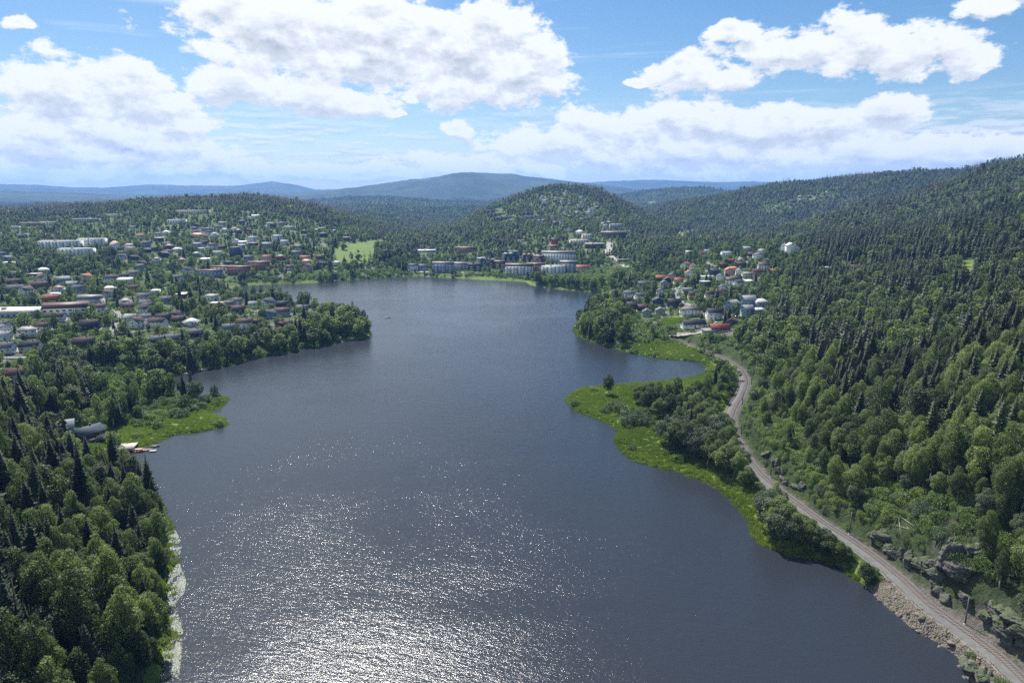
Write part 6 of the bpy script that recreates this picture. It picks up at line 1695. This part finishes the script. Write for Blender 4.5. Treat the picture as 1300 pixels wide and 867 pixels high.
# stair tower of the waterfront block
# ------------------------------------------------------------------ roads, draped on the ground
ASPH = paint((0.16, 0.16, 0.165), 0.9, 0.12, 0.1, 0.2, name='asphalt')
GRAV = paint((0.27, 0.255, 0.235), 0.95, 0.15, 0.2, 0.1, name='gravel')
LINE = paint((0.7, 0.7, 0.68), 0.7, 0.1, 0.5, name='road_paint')
def road(name, pxs, w, mat, label, line=False):
    P = catmull([ground_at(*p)[:2] for p in pxs], 2.5)
    d = np.gradient(P, axis=0); d /= np.linalg.norm(d, axis=1, keepdims=True) + 1e-9
    n = np.stack([d[:, 1], -d[:, 0]], 1)
    k_ = 5; V = []
    zc = Hg(P[:, 0], P[:, 1])
    for j in range(k_):
        o_ = (j / (k_ - 1) - 0.5) * w
        Q = P + n * o_
        V.append(np.column_stack([Q, np.maximum(Hg(Q[:, 0], Q[:, 1]), zc - 0.3) + 0.32]))
    V = np.stack(V, 1); nn = len(P); I = np.arange(nn * k_).reshape(nn, k_)
    Fq = np.stack([I[:-1, :-1], I[1:, :-1], I[1:, 1:], I[:-1, 1:]], -1).reshape(-1, 4)[:, ::-1]
    o = obj(name, mesh_np(name, V.reshape(-1, 3), Fq, mat)); tag(o, label, kind='structure')
road('road', [(905, 338), (898, 344), (892, 348), (880, 352.5), (868, 359), (859, 367), (858, 375), (864, 383), (877, 388.5), (892, 395), (905, 409), (925, 417)], 6, ASPH, 'grey village road bending between the houses')
road('road', [(893, 331), (904, 338), (920, 337), (932, 332), (940, 328), (937, 322), (928, 320)], 5, ASPH, 'road loop in the upper right village')
road('road', [(774, 308), (774, 313.5), (772, 322), (780, 330), (790, 337), (800, 341)], 13, GRAV, 'wide pale road between the trees at the valley mouth')
road('road', [(500, 341), (520, 344.5), (560, 345.5), (600, 346.5), (640, 350)], 7, GRAV, 'lakeside road on the far shore')
road('road', [(850, 426), (880, 424), (905, 418), (925, 418)], 4, GRAV, 'gravel lane by the railway crossing')
road('path', [(140, 425), (180, 421), (220, 415), (260, 412), (300, 402), (330, 398), (326, 392)], 5, ASPH, 'road through the left town to the headland')
road('path', [(0, 455), (60, 452), (130, 430), (140, 425), (150, 400), (140, 385)], 5, ASPH, 'street in the left town')
road('path', [(860, 318), (845, 306), (850, 298), (866, 290), (875, 285), (872, 280)], 6, GRAV, 'valley road beyond the fields')
road('path', [(30, 522), (50, 515), (62, 508), (70, 500)], 6, GRAV, 'gravel yard by the garages')

# ------------------------------------------------------------------ left bay: cabins, dock, boats
def simple(name, parts, loc, rz, label, cat, group=None):
    ro = empty(name, loc, R(rz))
    for nm, mb, mat in parts: obj(nm, mb.mesh(nm, mat), ro)
    tag(ro, label, cat, group); return ro
x, y, z = ground_at(112, 556)
o = house(x, y, z, 12, 8, 3.2, 'brown', 'slate', 'gable', 62, 2); tag(o, 'dark boathouse cabin with slate blue roof by the lawn and dock', 'cabin')
x, y, z = ground_at(74, 549)
o = house(x, y, z, 13, 8, 3.0, 'grey', 'pale', 'gable', 30, 2); tag(o, 'low grey cabin with pale roof half hidden by the wood', 'cabin')
x, y, z = ground_at(36, 503)
for k_, (dx, dy) in enumerate(((0, 0), (2, 11))):
    o = house(x + dx, y + dy, z, 14, 6, 2.6, 'white', 'pale', 'flat', 18, 1); tag(o, 'long white garage with flat roof, ' + ('nearer' if k_ == 0 else 'farther') + ' of the pair by the gravel yard', 'garage', 'white garages by the yard')
x, y, z = ground_at(79, 540)
cont = MB().box(-1.6, 1.6, -1.2, 1.2, 0.0, 2.5)
rib = MB()
for q in range(11): rib.box(-1.55 + q * 0.3, -1.47 + q * 0.3, -1.26, -1.205, 0.1, 2.4)
simple('shipping_container', [('shell', cont, paint((0.03, 0.10, 0.30), 0.5, 0.1, 1, name='blue_paint')), ('rib_panel', rib, paint((0.03, 0.10, 0.30), 0.5, 0.1, 1, name='blue_paint')), ('lid', MB().box(-1.7, 1.7, -1.3, 1.3, 2.51, 2.6), GALV)], (x, y, z), 10, 'bright blue container standing behind the grey cabin', 'container')
WOODD = paint((0.40, 0.38, 0.35), 0.8, 0.2, 1.2, 0.1, name='weathered_planks')
def dock(px_, py_, L, W, rz, label, zt=0.6):
    x, y = at_z(px_, py_, 0.5)
    pl = MB()
    n = int(L / 0.25)
    for q in range(n): pl.box(-L / 2 + q * 0.25, -L / 2 + q * 0.25 + 0.22, -W / 2, W / 2, zt - 0.06, zt)
    ro = empty('jetty', (x, y, 0), R(rz)); obj('planking', pl.mesh('planking', WOODD), ro)
    for sx in (-1, 1):
        for sy in (-1, 1):
            obj('pile', MB().tube([(sx * (L / 2 - .4), sy * (W / 2 - .2), -2), (sx * (L / 2 - .4), sy * (W / 2 - .2), zt - 0.07)], 0.12, 6).mesh('pile', WOODD), ro)
    fr = MB().box(-L / 2 + 0.05, L / 2 - 0.05, -W / 2 + 0.1, -W / 2 + 0.3, zt - 0.3, zt - 0.07); fr.box(-L / 2 + 0.05, L / 2 - 0.05, W / 2 - 0.3, W / 2 - 0.1, zt - 0.3, zt - 0.07)
    obj('beam', fr.mesh('beam', WOODD), ro)
    tag(ro, label, 'jetty'); return ro
dock(154, 570, 13, 8, 14, 'broad pale wooden platform at the left bay boathouse', 1.9)
dock(169, 571, 8, 2, 4, 'narrow jetty running from the pale platform to the boats', 0.9)
dock(194, 481, 15, 3, 38, 'pale stone coloured jetty at the head of the left bay', 0.7)
dock(258, 469, 6, 2, 8, 'small jetty under the trees on the headland shore')
dock(236, 0 + 474, 5, 2, 10, 'second small jetty on the headland shore nearer the bay')
def boat(px_, py_, L, W, rz, hull, inner, label, rows=2):
    x, y = at_z(px_, py_, 0.2)
    n = 13; Vv = []; 
    for i in range(n):
        t = i / (n - 1); xx = -L / 2 + L * t
        w = W / 2 * (0.82 + 0.18 * math.sin(t * PI)) * (1 if t < 0.55 else max(0.03, 1 - ((t - 0.55) / 0.45) ** 2.2)); sh = 0.42 + 0.22 * t * t
        Vv += [(xx, -w, sh), (xx, -w * 0.78, 0.0), (xx, 0, -0.15 + 0.1 * t), (xx, w * 0.78, 0.0), (xx, w, sh)]
    Ff = []
    for i in range(n - 1):
        for j in range(4): a = i * 5 + j; Ff.append([a, a + 5, a + 6, a + 1])
    Ff.append([0, 1, 2, 3, 4])
    hm = mesh_np('hull', Vv, Ff, paint(hull, 0.35, 0.06, 1, 0.5, name='boat_paint'), True)
    ro = empty('rowing_boat', (x, y, 0.02), R(rz))
    h = obj('hull', hm, ro)
    fl = MB().poly([(v[0] * 0.97, v[1] * 0.82, 0.12) for v in Vv[0::5]] + [(v[0] * 0.97, v[1] * 0.82, 0.12) for v in Vv[4::5]][::-1], [list(range(2 * n))[::-1]])
    obj('floor', fl.mesh('floor', paint(inner, 0.7, 0.1, 1, name='boat_floor')), ro)
    for q in range(rows):
        xx = -L * 0.28 + q * L * 0.3
        obj('thwart', MB().box(xx - 0.13, xx + 0.13, -W * 0.40, W * 0.40, 0.32, 0.37).mesh('thwart', WOODD), ro)
    tag(ro, label, 'boat', 'small boats on the lake'); return ro
boat(176, 573, 5.0, 1.8, 10, (0.60, 0.08, 0.03), (0.55, 0.3, 0.1), 'red rowing boat moored at the narrow jetty')
boat(180, 570, 5.2, 1.9, 8, (0.75, 0.32, 0.03), (0.7, 0.6, 0.4), 'orange rowing boat moored behind the red one')
boat(187, 571, 4.6, 1.7, 12, (0.7, 0.7, 0.68), (0.5, 0.5, 0.48), 'white rowing boat at the end of the narrow jetty')
boat(197, 566, 4.2, 1.6, 6, (0.55, 0.56, 0.55), (0.4, 0.4, 0.4), 'pale grey boat pulled up at the reed edge')
boat(157, 578, 4.6, 1.7, 25, (0.62, 0.62, 0.60), (0.4, 0.4, 0.4), 'white boat tied in front of the broad platform')
boat(152, 584, 4.8, 1.7, 12, (0.70, 0.71, 0.70), (0.5, 0.5, 0.5), 'white boat nearest the left wood')
boat(492, 403.5, 5.5, 2.0, 5, (0.74, 0.74, 0.72), (0.6, 0.6, 0.6), 'small white boat alone in the middle of the lake')
# swimming raft
x, y = at_z(194, 572, 0.3)
pl = MB()
for q in range(12): pl.box(-1.5 + q * 0.25, -1.28 + q * 0.25, -1.1, 1.1, 0.32, 0.38)
simple('swimming_raft', [('deck', pl, WOODD), ('float', MB().box(-1.4, 1.4, -1.0, -0.4, -0.1, 0.31).box(-1.4, 1.4, 0.4, 1.0, -0.1, 0.31), paint((0.1, 0.1, 0.1), 0.6, 0.1, 1, name='black_plastic'))], (x, y, 0), 12, 'small wooden swimming raft floating off the left dock', 'raft')
# sailing dinghy at the far shore
x, y = at_z(606, 352.5, 0)
sb = boat(606, 353, 5.0, 1.8, 20, (0.74, 0.74, 0.72), (0.6, 0.6, 0.6), 'sailing dinghy with white sail near the far shore reeds')
obj('mast', MB().tube([(0, 0, 0.2), (0, 0, 7)], 0.05, 5).mesh('mast', GALV), sb)
obj('sail', MB().poly([(-0.05, 0.02, 1), (-2.3, 0.3, 1), (-0.05, 0.02, 6.8), (-0.05, -0.02, 1), (-2.3, 0.26, 1), (-0.05, -0.02, 6.8)], [[0, 1, 2], [5, 4, 3], [0, 3, 4, 1], [1, 4, 5, 2], [2, 5, 3, 0]]).mesh('sail', paint((0.8, 0.8, 0.78), 0.8, 0.04, 1, name='sailcloth')), sb)
# cars in the villages
def car_meshes(col):
    k_ = ('car', col)
    if k_ in MC: return MC[k_]
    bm_ = MB()
    sec = [(-2.15, 0.45, 0.75), (-1.9, 0.35, 0.95), (-0.9, 0.3, 1.0), (0.6, 0.3, 1.0), (1.1, 0.32, 0.92), (2.1, 0.4, 0.72)]
    w = 0.88
    V_ = []
    for x_, a, b in sec: V_ += [(x_, -w, a), (x_, -w, b), (x_, w, b), (x_, w, a)]
    Fc = []
    for i in range(len(sec) - 1):
        for j in range(4): A_ = i * 4 + j; B_ = i * 4 + (j + 1) % 4; Fc.append([A_, B_, B_ + 4, A_ + 4])
    Fc += [[3, 2, 1, 0], [20, 21, 22, 23]]
    body = mesh_np('body', V_, Fc, paint(col, 0.25, 0.03, 1, 0.6, name='car_paint'))
    v = [(-1.75, -.8, 0.96), (0.95, -.8, 0.98), (0.3, -.65, 1.42), (-1.25, -.65, 1.45), (-1.75, .8, 0.96), (0.95, .8, 0.98), (0.3, .65, 1.42), (-1.25, .65, 1.45)]
    cab = mesh_np('cabin', v, [[0, 1, 2, 3], [7, 6, 5, 4], [1, 5, 6, 2], [4, 0, 3, 7]], GLASS)
    top = MB().box(-1.22, 0.27, -.64, .64, 1.455, 1.49).mesh('roof', paint(col, 0.25, 0.03, 1, 0.6, name='car_paint'))
    wh = MB().tube([(0, -0.1, 0), (0, 0.1, 0)], 0.32, 10).mesh('wheel', paint((0.02, 0.02, 0.02), 0.8, 0.1, 1, name='rubber'))
    MC[k_] = (body, cab, top, wh); return MC[k_]
CARC = {'white': (0.75, 0.75, 0.75), 'black': (0.02, 0.02, 0.025), 'silver': (0.45, 0.46, 0.47), 'red': (0.35, 0.03, 0.03), 'blue': (0.05, 0.10, 0.25)}
CARS = [(866, 359, 'white', 40), (860, 376, 'black', 80), (885, 352, 'silver', 20), (852, 380, 'white', 10), (895, 396, 'red', -30), (910, 412, 'silver', 10), (935, 403, 'black', 60), (778, 328, 'white', 60), (786, 335, 'silver', 50), (774, 318, 'black', 85), (48, 505, 'black', 20), (54, 502, 'red', 100), (60, 506, 'silver', 70), (176, 399, 'black', 10), (132, 428, 'silver', 30), (206, 416, 'blue', 10), (325, 398, 'white', 60), (75, 413, 'white', 20), (565, 346, 'silver', 0), (600, 347, 'white', 0), (320, 401, 'black', 40), (146, 403, 'white', 85)]
for px_, py_, c_, rz in CARS:
    x, y, z = ground_at(px_, py_)
    z = float(Hg(np.array([x]), np.array([y]))[0])
    ro = empty('parked_car', (x, y, z + 0.34), R(rz))
    b_, ca, tp, wh = car_meshes(CARC[c_])
    obj('body', b_, ro); obj('cabin', ca, ro); obj('roof', tp, ro)
    for sx in (-1.35, 1.35):
        for sy in (-0.8, 0.8): obj('wheel', wh, ro, (sx, sy, 0.32))
    ro['category'] = 'car'; ro['group'] = 'cars parked around the villages'
    queue_label(ro, f'{c_} car', 'parked ' + hzone(px_, py_), px_)
# flagpole and hill mast
for px_, py_, hh, lab in ((1075, 340, 17, 'tall white pole beside the lone hillside house'), (925, 268, 26, 'pale lattice tower in the valley wood')):
    x, y, z = ground_at(px_, py_)
    simple('flagpole' if hh < 20 else 'radio_tower', [('pole', MB().tube([(0, 0, -1), (0, 0, hh)], [0.22, 0.12] if hh < 20 else [1.0, 0.5], 6), WINF), ('footing', MB().box(-1, 1, -1, 1, -1.5, 0.3), FOUND), ('finial', MB().tube([(0, 0, hh), (0, 0, hh + 0.5)], [0.25, 0.2], 6), WINF)], (x, y, z), 0, lab, 'pole' if hh < 20 else 'tower')
flush_labels()

# ------------------------------------------------------------------ haze: the air of the valley
hz = MB().box(-17000, 17000, -3000, 19000, -12, 620)
hm, nt = newmat('haze')
pv = nt.new('ShaderNodeVolumePrincipled'); pv.inputs['Color'].default_value = (0.22, 0.47, 1.0, 1); pv.inputs['Density'].default_value = 5.4e-5; pv.inputs['Anisotropy'].default_value = 0.15
o_ = nt.new('ShaderNodeOutputMaterial'); nt.l.new(pv.outputs[0], o_.inputs['Volume'])
try: hm.cycles.homogeneous_volume = True
except Exception: pass
ho = obj('haze', hz.mesh('haze', hm)); tag(ho, 'thin blue summer haze over the valley', kind='stuff')
print('trees', len(TREES), 'rest', len(REST), 'houses', len(HOUSES) + len(EXTRA))
